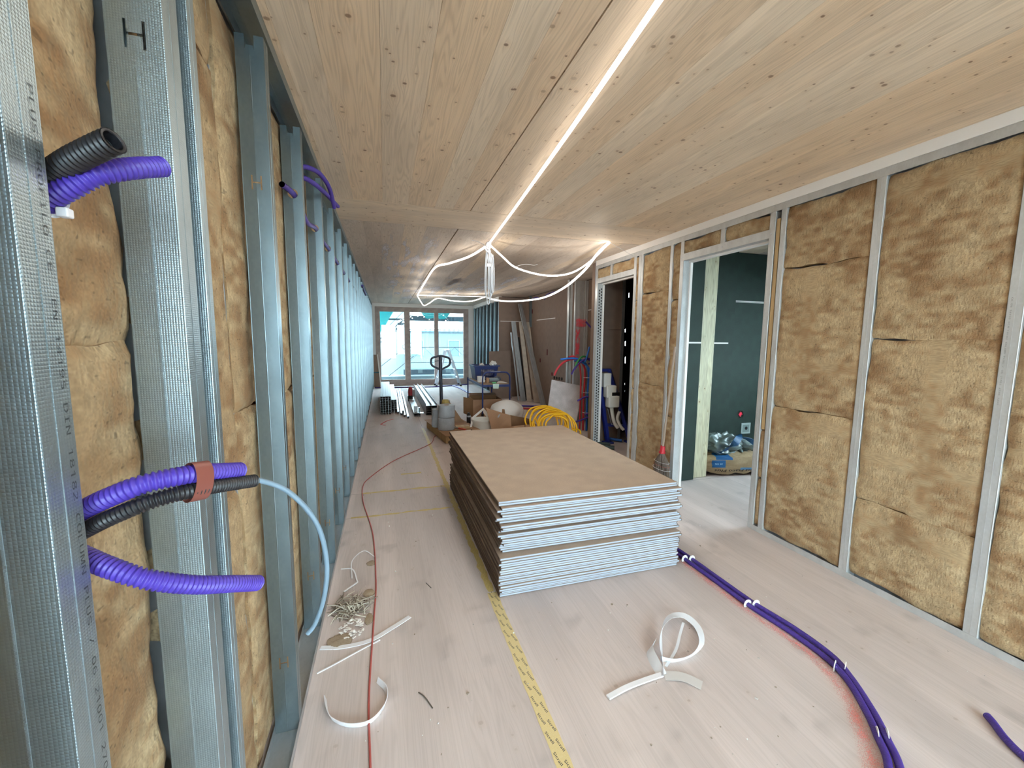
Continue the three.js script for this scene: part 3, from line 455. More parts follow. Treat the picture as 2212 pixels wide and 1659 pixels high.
// ---------- corrugated conduits at the left wall ----------
{
  const c1 = thing('black_conduit', 'short black corrugated conduit stub tied above a purple one, upper left', 'conduit', [-0.38, 1.6, -0.60]);
  part(c1, 'conduit_tube', hose([[-0.420, 1.592, -0.654], [-0.400, 1.625, -0.654], [-0.370, 1.640, -0.635], [-0.335, 1.653, -0.612], [-0.305, 1.664, -0.597], [-0.280, 1.673, -0.586]], 0.0125, { pitch: 0.0062, amp: 0.0024, hollow: true, sides: 20 }), M.blackPlastic);
  const c2 = thing('purple_conduit', 'purple corrugated conduit stub tied below a black one, upper left', 'conduit', [-0.36, 1.6, -0.65]);
  part(c2, 'conduit_tube', hose([[-0.420, 1.565, -0.652], [-0.400, 1.597, -0.651], [-0.370, 1.615, -0.633], [-0.342, 1.631, -0.626], [-0.318, 1.649, -0.630], [-0.297, 1.666, -0.652], [-0.280, 1.685, -0.691]], 0.0115, { pitch: 0.0062, amp: 0.0024, hollow: true, sides: 20 }), M.purple);
  const tie = thing('cable_tie', 'pale cable tie binding the black and purple conduit stubs', 'cable tie', [-0.35, 1.61, -0.575]);
  const loop = []; for (let k = 0; k < 16; k++) { const a = k / 16 * Math.PI * 2; loop.push([-0.368 + Math.cos(a) * 0.010, 1.627 + Math.sin(a) * 0.029, -0.634 - Math.cos(a) * 0.012]); }
  part(tie, 'band', ribbon([...loop, loop[0]], 0.0045, 0.0014, { up: V(0.75, 0.3, 0.6) }), M.tieWhite);
  part(tie, 'lock', rbox(-0.362, -0.350, 1.597, 1.608, -0.640, -0.628, 0.002), M.tieWhite);

  const c3 = thing('purple_conduit', 'purple corrugated conduit with brown tape, reaching right out of the wool', 'conduit', [-0.33, 1.2, -0.7]);
  const p3 = [[-0.420, 1.205, -0.661], [-0.400, 1.220, -0.657], [-0.372, 1.239, -0.638], [-0.335, 1.258, -0.625], [-0.297, 1.271, -0.629], [-0.260, 1.268, -0.664], [-0.230, 1.245, -0.745]];
  part(c3, 'conduit_tube', hose(p3, 0.0118, { pitch: 0.0062, amp: 0.0024, hollow: true, sides: 20 }), M.purple);
  const c4 = thing('black_conduit', 'black corrugated conduit with a grey cable, taped under a purple conduit', 'conduit', [-0.33, 1.18, -0.7]);
  const p4 = [[-0.420, 1.183, -0.658], [-0.400, 1.195, -0.654], [-0.372, 1.212, -0.638], [-0.335, 1.232, -0.622], [-0.293, 1.247, -0.627], [-0.255, 1.246, -0.663], [-0.215, 1.221, -0.760]];
  part(c4, 'conduit_tube', hose(p4, 0.0095, { pitch: 0.0052, amp: 0.0022, hollow: true, sides: 18 }), M.blackPlastic);
  part(c4, 'cable', hose([[-0.225, 1.228, -0.735], [-0.210, 1.220, -0.765], [-0.167, 1.191, -0.775], [-0.126, 1.131, -0.775], [-0.112, 1.054, -0.780], [-0.119, 0.983, -0.785], [-0.137, 0.929, -0.790], [-0.151, 0.910, -0.790]], 0.0045, { steps: 90, sides: 12 }), M.greyCable);
  const tape = thing('adhesive_tape', 'brown adhesive tape wrapped round the purple and black conduits', 'tape', [-0.305, 1.20, -0.79]);
  const d = V(0.033, -0.012, -0.058).normalize(), sx = V(0, 1, 0).cross(d).normalize(), sy = d.clone().cross(sx);
  part(tape, 'wrap', uvm(new THREE.CylinderGeometry(1, 1, 0.026, 32, 1, true).rotateX(Math.PI / 2).scale(0.0145, 0.0275, 1).applyMatrix4(new THREE.Matrix4().makeBasis(sx, sy, d)).translate(-0.2575, 1.257, -0.6645)), std({ color: srgb(128, 72, 62), roughness: 0.45, side: THREE.DoubleSide }));
  const c5 = thing('purple_conduit', 'purple corrugated conduit curving out low from the wool, nothing tied to it', 'conduit', [-0.32, 1.06, -0.7]);
  part(c5, 'conduit_tube', hose([[-0.420, 1.194, -0.659], [-0.400, 1.185, -0.652], [-0.372, 1.180, -0.632], [-0.335, 1.170, -0.612], [-0.297, 1.150, -0.609], [-0.260, 1.118, -0.639], [-0.232, 1.086, -0.686], [-0.214, 1.051, -0.741]], 0.0112, { pitch: 0.0062, amp: 0.0024, hollow: true, sides: 20 }), M.purple);

  for (const [l, pp] of [['purple conduit arching high out of the left studs, upper of a crossing pair', [[-0.410, 2.225, -2.26], [-0.380, 2.30, -2.36], [-0.335, 2.322, -2.437], [-0.310, 2.339, -2.566], [-0.290, 2.328, -2.730], [-0.285, 2.272, -2.898]]], ['purple conduit sloping up out of the left studs, lower of a crossing pair', [[-0.410, 2.20, -2.26], [-0.375, 2.25, -2.36], [-0.335, 2.264, -2.480], [-0.310, 2.298, -2.741], [-0.285, 2.348, -3.138]]]]) {
    solo('purple_conduit', l, 'conduit', hose(pp, 0.0115, { pitch: 0.006, amp: 0.0014, sides: 12 }), M.purpleDark);
  }
  solo('purple_conduit', 'purple conduit threaded through the round holes of the left studs', 'conduit', hose([[-0.40, 2.10, -2.02], [-0.377, 2.098, -2.16], [-0.377, 2.06, -2.45], [-0.377, 2.10, -2.75], [-0.377, 2.09, -3.05], [-0.377, 2.10, -3.34], [-0.377, 2.095, -3.93], [-0.377, 2.10, -4.51], [-0.378, 2.1, -5.3], [-0.40, 2.08, -6.0]], 0.0125, { steps: 160, sides: 12 }), M.purpleDark);
  solo('cable_sleeve', 'short dark sleeve fixed high on the far left studs', 'sleeve', G(rod(V(-0.335, 2.31, -7.3), V(-0.325, 2.26, -8.3), 0.018)), M.purpleDark);
}

// ---------- floor: conduits with clips, cord, tapes ----------
const clipShape = (x, z, dir, r) => { const g = G(ribbon([[-0.022, 0.001, 0], [-0.0145, 0.004, 0], [-0.0135, 0.014, 0], [-0.008, 0.026, 0], [0, 0.029, 0], [0.008, 0.026, 0], [0.0135, 0.014, 0], [0.0145, 0.004, 0], [0.022, 0.001, 0]], 0.024, 0.0022, { steps: 28, up: V(0, 0, 1) })); return g.rotateX(0).rotateY(dir).translate(x, 0.001, z); };
{
  const A = [[1.62, 0.014, -3.1], [1.84, 0.014, -2.45], [1.870, 0.014, -2.18], [1.878, 0.014, -1.88], [1.882, 0.014, -1.62], [1.905, 0.014, -1.42], [1.905, 0.014, -1.24], [1.868, 0.014, -1.12], [1.775, 0.014, -0.985], [1.700, 0.014, -0.90], [1.62, 0.014, -0.82], [1.42, 0.014, -0.70]];
  const B = [[1.70, 0.014, -3.1], [1.88, 0.014, -2.45], [1.915, 0.014, -2.18], [1.918, 0.014, -1.88], [1.922, 0.014, -1.64], [1.950, 0.014, -1.42], [1.945, 0.014, -1.24], [1.895, 0.014, -1.12], [1.800, 0.014, -0.975], [1.725, 0.014, -0.885], [1.645, 0.014, -0.80], [1.46, 0.014, -0.67]];
  for (const [list, l, cl] of [[A, 'left one of two purple conduits clipped side by side to the floor', [[1.870, -2.13, 0.05], [1.880, -1.64, -0.05], [1.890, -1.185, 0.45], [1.708, -0.908, 0.75]]], [B, 'right one of two purple conduits clipped side by side to the floor', [[1.915, -2.115, 0.05], [1.922, -1.625, -0.05], [1.926, -1.165, 0.5], [1.735, -0.892, 0.75]]]]) {
    const t = thing('floor_conduit', l, 'conduit', [1.85, 0, -1.6]);
    part(t, 'conduit_tube', hose(list, 0.0125, { pitch: 0.006, amp: 0.0008, sides: 14 }), M.purpleDark);
    for (const [x, z, a] of cl) part(t, 'clip', clipShape(x, z, a, 0.0125), M.whitePlastic, 'white plastic clip');
  }
  solo('floor_conduit', 'loose end of a purple conduit on the bare floor, lower right corner', 'conduit', hose([[2.212, 0.014, -0.838], [2.195, 0.014, -0.815], [2.15, 0.014, -0.765], [2.12, 0.014, -0.715], [2.095, 0.014, -0.64], [2.08, 0.014, -0.5]], 0.0125, { pitch: 0.006, amp: 0.0008, sides: 14 }), M.purpleDark);
  solo('electric_cord', 'thin red-brown cord winding over the floor beside the left studs', 'cord', hose([[-0.06, 0.005, -0.9], [-0.082, 0.005, -1.325], [-0.097, 0.005, -1.633], [-0.089, 0.005, -2.131], [-0.087, 0.005, -2.48], [-0.123, 0.005, -3.113], [-0.217, 0.005, -3.733], [-0.241, 0.005, -4.159], [-0.181, 0.005, -4.425], [0.063, 0.005, -4.956], [0.393, 0.005, -5.401], [0.570, 0.005, -5.652], [0.63, 0.005, -5.86], [0.66, 0.005, -6.02], [0.771, 0.012, -6.238], [0.9, 0.06, -6.35]], 0.0042, { steps: 260, sides: 10 }), M.redCord);
  // printed sealing tape along the floor joint, and the cross tapes
  const ft = textTexture(512, 1024, (c, w, h) => {
    c.fillStyle = '#d9c48c'; c.fillRect(0, 0, w, h);
    for (let k = 0; k < 5200; k++) { const x = hash2(k, 1, 7) * w, y = hash2(k, 2, 7) * h, v = hash2(k, 3, 7); c.fillStyle = v > 0.6 ? 'rgba(226,214,180,0.5)' : 'rgba(196,172,110,0.35)'; c.fillRect(x, y, 3 + v * 9, 2 + v * 4); }
    c.fillStyle = '#4c4a48'; c.textBaseline = 'middle';
    for (let r = -1; r < 4; r++) for (let k = 0; k < 2; k++) { c.save(); c.translate(w * (0.27 + k * 0.48), h * ((r + 0.3 + k * 0.45) / 2)); c.rotate(Math.PI / 2 - 0.30); c.font = 'bold 118px sans-serif'; c.textAlign = 'center'; c.fillText('Sicrall', 0, 0); c.restore(); }
  });
  ft.colorSpace = THREE.SRGBColorSpace; ft.wrapS = ft.wrapT = THREE.RepeatWrapping;
  const tapeMat = std({ map: ft, roughness: 0.5 }), plainTape = std({ map: T.dust, color: srgb(214, 190, 122), roughness: 0.6 });
  const strip = (x0, x1, z0, z1, seed, rag) => {   // a thin strip with a torn edge
    const alongZ = Math.abs(z1 - z0) > Math.abs(x1 - x0), n = Math.ceil(Math.max(Math.abs(z1 - z0), Math.abs(x1 - x0)) / 0.02), pos = [], uv = [], idx = [];
    for (let i = 0; i <= n; i++) { const t = i / n, e0 = (vnoise(i * 0.5, 1, seed) - 0.5) * rag, e1 = (vnoise(i * 0.5, 9, seed) - 0.5) * rag; if (alongZ) { const z = lerp(z0, z1, t); pos.push(x0 + e0, 0.0009, z, x1 + e1, 0.0009, z); uv.push(0, -z / 0.16, 1, -z / 0.16); } else { const x = lerp(x0, x1, t); pos.push(x, 0.0009, z0 + e0, x, 0.0009, z1 + e1); uv.push(x, 0, x, 0.05); } }
    for (let i = 0; i < n; i++) { const a = i * 2; alongZ ? idx.push(a, a + 1, a + 2, a + 1, a + 3, a + 2) : idx.push(a, a + 2, a + 1, a + 1, a + 2, a + 3); }
    const g = new THREE.BufferGeometry().setAttribute('position', new THREE.Float32BufferAttribute(pos, 3)).setAttribute('uv', new THREE.Float32BufferAttribute(uv, 2)); g.setIndex(idx); g.computeVertexNormals();
    if (g.attributes.normal.getY(0) < 0) { const ix = g.index.array; for (let i = 0; i < ix.length; i += 3) { const s = ix[i]; ix[i] = ix[i + 1]; ix[i + 1] = s; } g.computeVertexNormals(); }
    return g;
  };
  solo('sealing_tape', 'yellow printed sealing tape along the floor joint in front of the stack', 'tape', strip(0.528, 0.585, -0.85, -2.16, 3, 0.004), tapeMat);
  solo('sealing_tape', 'worn yellow tape along the floor joint left of and behind the stack', 'tape', strip(0.535, 0.577, -2.17, -6.7, 4, 0.016), plainTape);
  solo('sealing_tape', 'worn yellow tape across the floor, nearer of two cross strips', 'tape', strip(-0.30, 0.52, -3.418, -3.445, 5, 0.020), plainTape);
  solo('sealing_tape', 'worn yellow tape across the floor, farther of two cross strips', 'tape', strip(-0.24, 0.54, -3.96, -3.99, 6, 0.024), plainTape);
  solo('sealing_tape', 'short loose piece of yellow tape lying alone near the red-brown cord', 'tape', strip(0.13, 0.345, -4.43, -4.47, 7, 0.016), plainTape);
  // sprayed marks: pink along the conduits, a red arrow
  const spray = textTexture(1024, 128, (c, w, h) => { c.fillStyle = '#000'; c.fillRect(0, 0, w, h); const im = c.getImageData(0, 0, w, h); for (let y = 0; y < h; y++) for (let x = 0; x < w; x++) { const e = Math.sin(y / h * Math.PI) ** 2 * smooth(0, 0.08, Math.min(x, w - x) / w), v = hash2(x, y, 23) < e * (0.10 + 0.5 * vnoise(x / 22, y / 22, 19)) ? 255 : 0; const i = (y * w + x) * 4; im.data[i] = im.data[i + 1] = im.data[i + 2] = v; im.data[i + 3] = 255; } c.putImageData(im, 0, 0); });
  const sprayMat = std({ color: srgb(255, 156, 150), alphaMap: spray, transparent: true, roughness: 0.9 });
  const sweep = (list, w) => { const cv = new THREE.CatmullRomCurve3(pts(list)), n = 50, pos = [], uv = [], idx = []; for (let i = 0; i <= n; i++) { const p = cv.getPointAt(i / n), t = cv.getTangentAt(i / n), s = V(-t.z, 0, t.x).multiplyScalar(w / 2); pos.push(p.x - s.x, p.y, p.z - s.z, p.x + s.x, p.y, p.z + s.z); uv.push(i / n, 0, i / n, 1); } for (let i = 0; i < n; i++) { const a = i * 2; idx.push(a, a + 2, a + 1, a + 1, a + 2, a + 3); } const g = new THREE.BufferGeometry().setAttribute('position', new THREE.Float32BufferAttribute(pos, 3)).setAttribute('uv', new THREE.Float32BufferAttribute(uv, 2)); g.setIndex(idx); g.computeVertexNormals(); if (g.attributes.normal.getY(0) < 0) { idx.reverse(); g.setIndex(idx); g.computeVertexNormals(); } return g; };
  part(floor, 'spray_mark', sweep([[1.845, 0.0012, -2.25], [1.855, 0.0012, -1.9], [1.855, 0.0012, -1.65], [1.875, 0.0012, -1.4], [1.865, 0.0012, -1.22], [1.80, 0.0012, -1.08], [1.70, 0.0012, -0.96], [1.60, 0.0012, -0.86], [1.5, 0.0012, -0.78]], 0.085), sprayMat);
  const redMark = std({ color: srgb(205, 62, 60), roughness: 0.9 });
  solo('arrow_mark', 'red arrow painted on the floor left of the profile stacks', 'marking', G(ribbon([[0.115, 0.001, -7.60], [0.02, 0.001, -7.50], [-0.105, 0.001, -7.19]], 0.022, 0.001), ribbon([[-0.108, 0.001, -7.20], [-0.06, 0.001, -7.12], [-0.022, 0.001, -7.09]], 0.020, 0.001)), redMark);
}

// ---------- litter on the floor ----------
{
  const bubbleStrap = (list, w, label, up) => { const g = ribbon(list, w, 0.003, { steps: 80 }); return solo('foam_strap', label, 'strap', g, M.tieWhite); };
  bubbleStrap([[-0.325, 0.003, -1.972], [-0.227, 0.003, -1.949], [-0.102, 0.004, -1.956], [0.00, 0.008, -2.01], [0.090, 0.004, -2.077]], 0.024, 'white dimpled strap lying bent across the red-brown cord');
  { const g = ribbon([[-0.265, 0.016, -1.66], [-0.250, 0.014, -1.60], [-0.225, 0.014, -1.55], [-0.16, 0.013, -1.505], [-0.088, 0.013, -1.500], [-0.035, 0.013, -1.56], [-0.030, 0.014, -1.63], [-0.065, 0.016, -1.69]], 0.024, 0.0025, { steps: 80, twist: (t) => 1.25 }); solo('foam_strap', 'white dimpled strap curled into an open hook near the left studs', 'strap', g, M.tieWhite); }
  solo('plastic_stick', 'thin white plastic stick on the floor in front of the dimpled strap', 'stick', ribbon([[-0.318, 0.003, -1.815], [-0.27, 0.003, -1.838], [-0.16, 0.004, -1.895], [-0.058, 0.003, -1.948]], 0.006, 0.004, { steps: 20 }), M.tieWhite);
  solo('plastic_stick', 'white folded strip between the cord and left studs behind the litter heap', 'strip', G(ribbon([[-0.30, 0.004, -2.66], [-0.235, 0.01, -2.63], [-0.19, 0.01, -2.47]], 0.007, 0.003), ribbon([[-0.19, 0.01, -2.47], [-0.26, 0.006, -2.40]], 0.010, 0.003, { steps: 4 }), ribbon([[-0.225, 0.01, -2.52], [-0.235, 0.012, -2.74], [-0.17, 0.012, -2.84], [-0.10, 0.006, -2.75]], 0.006, 0.002)), M.tieWhite);
  solo('twig', 'short dark wire offcut lying alone on the pale floor', 'offcut', hose([[0.098, 0.003, -1.59], [0.12, 0.004, -1.56], [0.146, 0.003, -1.50]], 0.0022, { steps: 12, sides: 6 }), std({ color: srgb(92, 84, 74), roughness: 0.8 }));
  solo('screw', 'tiny dark screw on the floor just left of the stack front', 'offcut', hose([[0.20, 0.003, -2.36], [0.225, 0.003, -2.30]], 0.002, { steps: 4, sides: 6 }), std({ color: srgb(80, 78, 74), roughness: 0.6 }));
  const R = rng(91), straws = [], curls = [], flakes = [], bits = [], beads = [];
  for (let k = 0; k < 150; k++) { const a = R() * 6.28, r = R() * 0.085, x = -0.205 + Math.cos(a) * r * 1.1, z = -2.24 + Math.sin(a) * r * 1.2, d = R() * 6.28, l = 0.025 + R() * 0.05, h = 0.004 + R() * 0.022; (k % 2 ? straws : curls).push(hose([[x - Math.cos(d) * l, h * 0.4, z - Math.sin(d) * l], [x + Math.sin(d) * l * 0.4 * (R() - 0.5), h, z + R() * 0.01], [x + Math.cos(d) * l, h * 0.5, z + Math.sin(d) * l]], 0.0013 + R() * 0.0016, { steps: 8, sides: 5 })); }
  for (let k = 0; k < 60; k++) { const a = R() * 6.28, r = Math.sqrt(R()) * 0.06; flakes.push(box(-0.004, 0.004 + R() * 0.01, 0, 0.002, -0.003, 0.003 + R() * 0.006).rotateX(R() - 0.5).rotateY(a * 3).translate(-0.19 + Math.cos(a) * r, 0.003 + R() * 0.012, -2.06 + Math.sin(a) * r * 1.3)); }
  const heap = thing('litter_heap', 'heap of wire clippings, straws and dust by the cord and left studs', 'litter', [-0.2, 0, -2.2]);
  heap.userData.kind = 'stuff';
  part(heap, 'dark_clippings', G(curls), std({ color: srgb(140, 130, 116), roughness: 0.8 })); part(heap, 'pale_straws', G(straws), std({ color: srgb(206, 200, 186), roughness: 0.7 })); part(heap, 'gypsum_flakes', G(flakes), M.white);
  part(heap, 'dust_pile', G(blob(7, 0.032, 0.008, 0.035, -0.12, 0.004, -2.35, 0.2, 14), blob(8, 0.02, 0.005, 0.04, -0.115, 0.003, -2.12, 0.2, 12), blob(9, 0.05, 0.004, 0.05, -0.24, 0.002, -2.0, 0.25, 14), blob(10, 0.026, 0.003, 0.03, -0.12, 0.002, -2.68, 0.2, 12)), std({ map: T.dust, color: srgb(176, 158, 136), roughness: 1 }));
  for (let k = 0; k < 260; k++) { const x = -0.25 + R() * 2.8, z = -0.9 - R() * 3.8, s = 0.0012 + R() * R() * 0.004; (k % 4 ? bits : beads).push(k % 4 ? new THREE.BoxGeometry(s * 2, s, s * (1 + R() * 2)).rotateY(R() * 3).translate(x, s / 2 + 0.0005, z) : new THREE.IcosahedronGeometry(s * 1.2, 0).translate(x, s, z)); }
  const crumbs = thing('crumbs', 'scattered white and dark crumbs all over the pale floor', 'debris', [1, 0, -2]); crumbs.userData.kind = 'stuff';
  part(crumbs, 'white_crumbs', G(beads), M.whitePlastic); part(crumbs, 'dark_crumbs', G(bits.slice(0, 110)), std({ color: srgb(158, 144, 130), roughness: 1 })); part(crumbs, 'grey_crumbs', G(bits.slice(110)), M.greyBoard);
  // loop of plastic wrapping strip
  const wrap = thing('plastic_wrap', 'crumpled translucent plastic strip looped on the floor in front of the stack', 'plastic strip', [1.2, 0, -1.45]);
  const film = new THREE.MeshPhysicalMaterial({ color: srgb(244, 246, 250), transmission: 0.35, thickness: 0, roughness: 0.35 });
  part(wrap, 'loop', ribbon([[1.115, 0.004, -1.372], [1.165, 0.012, -1.43], [1.225, 0.022, -1.52], [1.30, 0.036, -1.60], [1.385, 0.042, -1.645], [1.455, 0.036, -1.635], [1.472, 0.024, -1.56], [1.42, 0.012, -1.475], [1.33, 0.007, -1.43], [1.22, 0.005, -1.425], [1.17, 0.004, -1.45]], 0.036, 0.0010, { steps: 90, twist: (t) => 0.9 + 1.1 * Math.sin(t * 9) }), film);
  part(wrap, 'fold', G(ribbon([[1.120, 0.004, -1.375], [1.13, 0.012, -1.44], [1.15, 0.02, -1.50], [1.20, 0.03, -1.53]], 0.05, 0.001, { steps: 24, twist: (t) => 0.3 + t }), ribbon([[1.42, 0.03, -1.60], [1.36, 0.02, -1.55], [1.28, 0.01, -1.48], [1.17, 0.006, -1.41]], 0.012, 0.001, { steps: 24 })), film);
  part(wrap, 'tail', ribbon([[1.125, 0.005, -1.378], [1.03, 0.008, -1.37], [0.93, 0.010, -1.358], [0.835, 0.010, -1.338]], 0.022, 0.006, { steps: 20 }), M.tieWhite);
  part(wrap, 'loose_film', ribbon([[1.13, 0.006, -1.37], [1.20, 0.008, -1.34], [1.25, 0.006, -1.28]], 0.05, 0.0012, { steps: 16 }), std({ color: srgb(206, 202, 200), roughness: 0.5 }));
}

// ---------- broom by the near door ----------
{
  const b = thing('broom', 'old broom with a red collar standing bristles down beside the near doorway', 'broom', [2.62, 0, -3.4]);
  part(b, 'handle', rod(V(2.63, 0.37, -3.39), V(2.655, 1.40, -3.315), 0.011, 0.011, 12), std({ color: srgb(158, 138, 122), roughness: 0.75 }));
  part(b, 'collar', G(rod(V(2.629, 0.345, -3.392), V(2.631, 0.41, -3.388), 0.027, 0.022, 18), rod(V(2.629, 0.335, -3.392), V(2.629, 0.35, -3.392), 0.032, 0.032, 18)), M.red);
  const R = rng(17), br = []; for (let k = 0; k < 150; k++) { const a = R() * 6.28, q = Math.sqrt(R()), x = Math.cos(a) * q, z = Math.sin(a) * q; br.push(hose([[2.629 + x * 0.02, 0.335, -3.392 + z * 0.02], [2.629 + x * 0.045, 0.24, -3.392 + z * 0.10], [2.629 + x * 0.05 + (R() - 0.5) * 0.02, 0.10, -3.392 + z * 0.12 + (R() - 0.5) * 0.01], [2.629 + x * 0.05 + (R() - 0.5) * 0.03, 0.004, -3.392 + z * 0.125 + (R() - 0.5) * 0.03]], 0.0022, { steps: 7, sides: 4 })); }
  const m = part(b, 'bristles', G(br), std({ color: srgb(128, 116, 106), roughness: 0.8 })); m.userData.kind = 'stuff';
  for (const [y, k] of [[0.25, 0.84], [0.215, 0.93], [0.18, 1]]) { const l = []; for (let i = 0; i < 20; i++) { const a = i / 20 * 6.283; l.push([2.629 + Math.cos(a) * 0.053 * k, y, -3.392 + Math.sin(a) * 0.118 * k]); } part(b, 'stitching', hose(l, 0.0016, { steps: 60, sides: 5, closed: true }), y === 0.215 ? std({ color: srgb(176, 88, 84), roughness: 0.7 }) : M.tieWhite); }
}

// ---------- sack and wall box in the near side room ----------
{
  const bagTex = textTexture(1024, 512, (c, w, h) => {
    c.fillStyle = '#a58d6b'; c.fillRect(0, 0, w, h);
    for (let k = 0; k < 900; k++) { c.fillStyle = `rgba(${hash2(k, 4, 3) > 0.5 ? '190,168,132' : '130,108,80'},0.25)`; c.fillRect(hash2(k, 1, 3) * w, hash2(k, 2, 3) * h, 40 * hash2(k, 3, 3), 10); }
    c.fillStyle = '#1d5f96'; c.fillRect(120, 120, 210, 170); c.fillRect(190, 20, 250, 90); c.fillStyle = '#5d8cb4'; c.fillRect(560, 300, 180, 60);
    c.save(); c.translate(w / 2, 372); c.rotate(Math.PI); c.fillStyle = '#26221f'; c.font = 'bold 92px sans-serif'; c.textAlign = 'center'; c.textBaseline = 'middle'; c.fillText('nsist Piano Plus', 0, 0, 900); c.restore();
    c.save(); c.translate(225, 200); c.rotate(Math.PI); c.fillStyle = '#9fc4dc'; c.font = 'bold 44px sans-serif'; c.textAlign = 'center'; c.fillText('25 KG', 0, 10); c.restore();
  });
  bagTex.colorSpace = THREE.SRGBColorSpace;
  const t = thing('mortar_sack', 'brown paper mortar sack with blue print lying behind the near doorway', 'sack', [3.55, 0, -3.5]);
  const g = new THREE.BoxGeometry(0.74, 0.22, 0.34, 28, 12, 14), p = g.attributes.position;
  for (let i = 0; i < p.count; i++) { const x = p.getX(i) / 0.37, y = p.getY(i) / 0.11, z = p.getZ(i) / 0.17, k = 1 - 0.25 * Math.pow(Math.abs(x), 6), e = 1 - 0.18 * x * x * x * x; p.setXYZ(i, p.getX(i) * (1 - 0.05 * (y * y + z * z) * 0.5), 0.115 + p.getY(i) * k * (1 - 0.22 * z * z) + (vnoise(x * 4 + 3, z * 4 + y, 61) - 0.5) * 0.03, p.getZ(i) * e * (1 - 0.15 * y * y) + (vnoise(x * 5, y * 4 + 7, 62) - 0.5) * 0.02); }
  g.computeVertexNormals();
  const uv = g.attributes.uv, pp = g.attributes.position; for (let i = 0; i < uv.count; i++) uv.setXY(i, pp.getX(i) / 0.74 + 0.5, clamp(pp.getY(i) / 0.23));
  part(t, 'paper_sack', g.rotateY(-0.22).translate(3.64, 0.004, -3.56), std({ map: bagTex, roughness: 0.8 }));
  solo('plastic_bag', 'heap of clear plastic sheeting on top of the paper mortar sack', 'plastic sheet', G(blob(23, 0.24, 0.11, 0.13, 3.58, 0.30, -3.62, 0.35, 26, 3.2), blob(24, 0.16, 0.08, 0.11, 3.82, 0.27, -3.62, 0.4, 22, 3.4)), new THREE.MeshPhysicalMaterial({ color: srgb(150, 170, 168), transmission: 0.5, thickness: 0, roughness: 0.25 }));
  solo('blue_sheet', 'crumpled blue sheet tucked into the plastic on the mortar sack', 'sheet', G(ribbon([[3.42, 0.26, -3.47], [3.56, 0.33, -3.44], [3.68, 0.40, -3.48], [3.74, 0.42, -3.54]], 0.07, 0.004, { steps: 24, twist: (q) => Math.sin(q * 7) * 0.8 }), ribbon([[3.74, 0.41, -3.52], [3.84, 0.37, -3.48], [3.94, 0.30, -3.47]], 0.05, 0.004, { steps: 20, twist: (q) => q * 2 })), std({ color: srgb(30, 84, 128), roughness: 0.5 }));
  const wb = thing('wall_box', 'pale square outlet box set into the green side room wall', 'outlet box', [4.27, 0.38, -3.95]);
  part(wb, 'flange', rbox(4.20, 4.345, 0.31, 0.445, -3.952, -3.942, 0.002), std({ color: srgb(170, 186, 184), roughness: 0.6 }));
  part(wb, 'recess', box(4.222, 4.323, 0.332, 0.423, -3.9425, -3.9405), std({ color: srgb(128, 146, 144), roughness: 0.6 }));
  part(wb, 'hole', uvm(new THREE.CylinderGeometry(0.02, 0.02, 0.003, 18).rotateX(Math.PI / 2).translate(4.275, 0.38, -3.939)), M.black);
  const rs = textTexture(128, 128, (c, w, h) => { const im = c.getImageData(0, 0, w, h); for (let y = 0; y < h; y++) for (let x = 0; x < w; x++) { const d = Math.hypot(x - 64, y - 64) / 60, v = 255 * clamp((1 - smooth(0.3, 1, d)) * (0.4 + 0.6 * vnoise(x / 12, y / 12, 44))); const i = (y * w + x) * 4; im.data[i] = im.data[i + 1] = im.data[i + 2] = v; im.data[i + 3] = 255; } c.putImageData(im, 0, 0); });
  const sprayAndLaserRed = std({ color: srgb(240, 60, 90), alphaMap: rs, transparent: true, roughness: 0.9 });
  part(wallBath, 'spray_and_laser_dot', new THREE.PlaneGeometry(0.09, 0.09).translate(4.18, 0.56, -3.9485), sprayAndLaserRed);  // painted dot of light, standing in for a red laser point
  M.sprayAndLaserRed = sprayAndLaserRed;
}
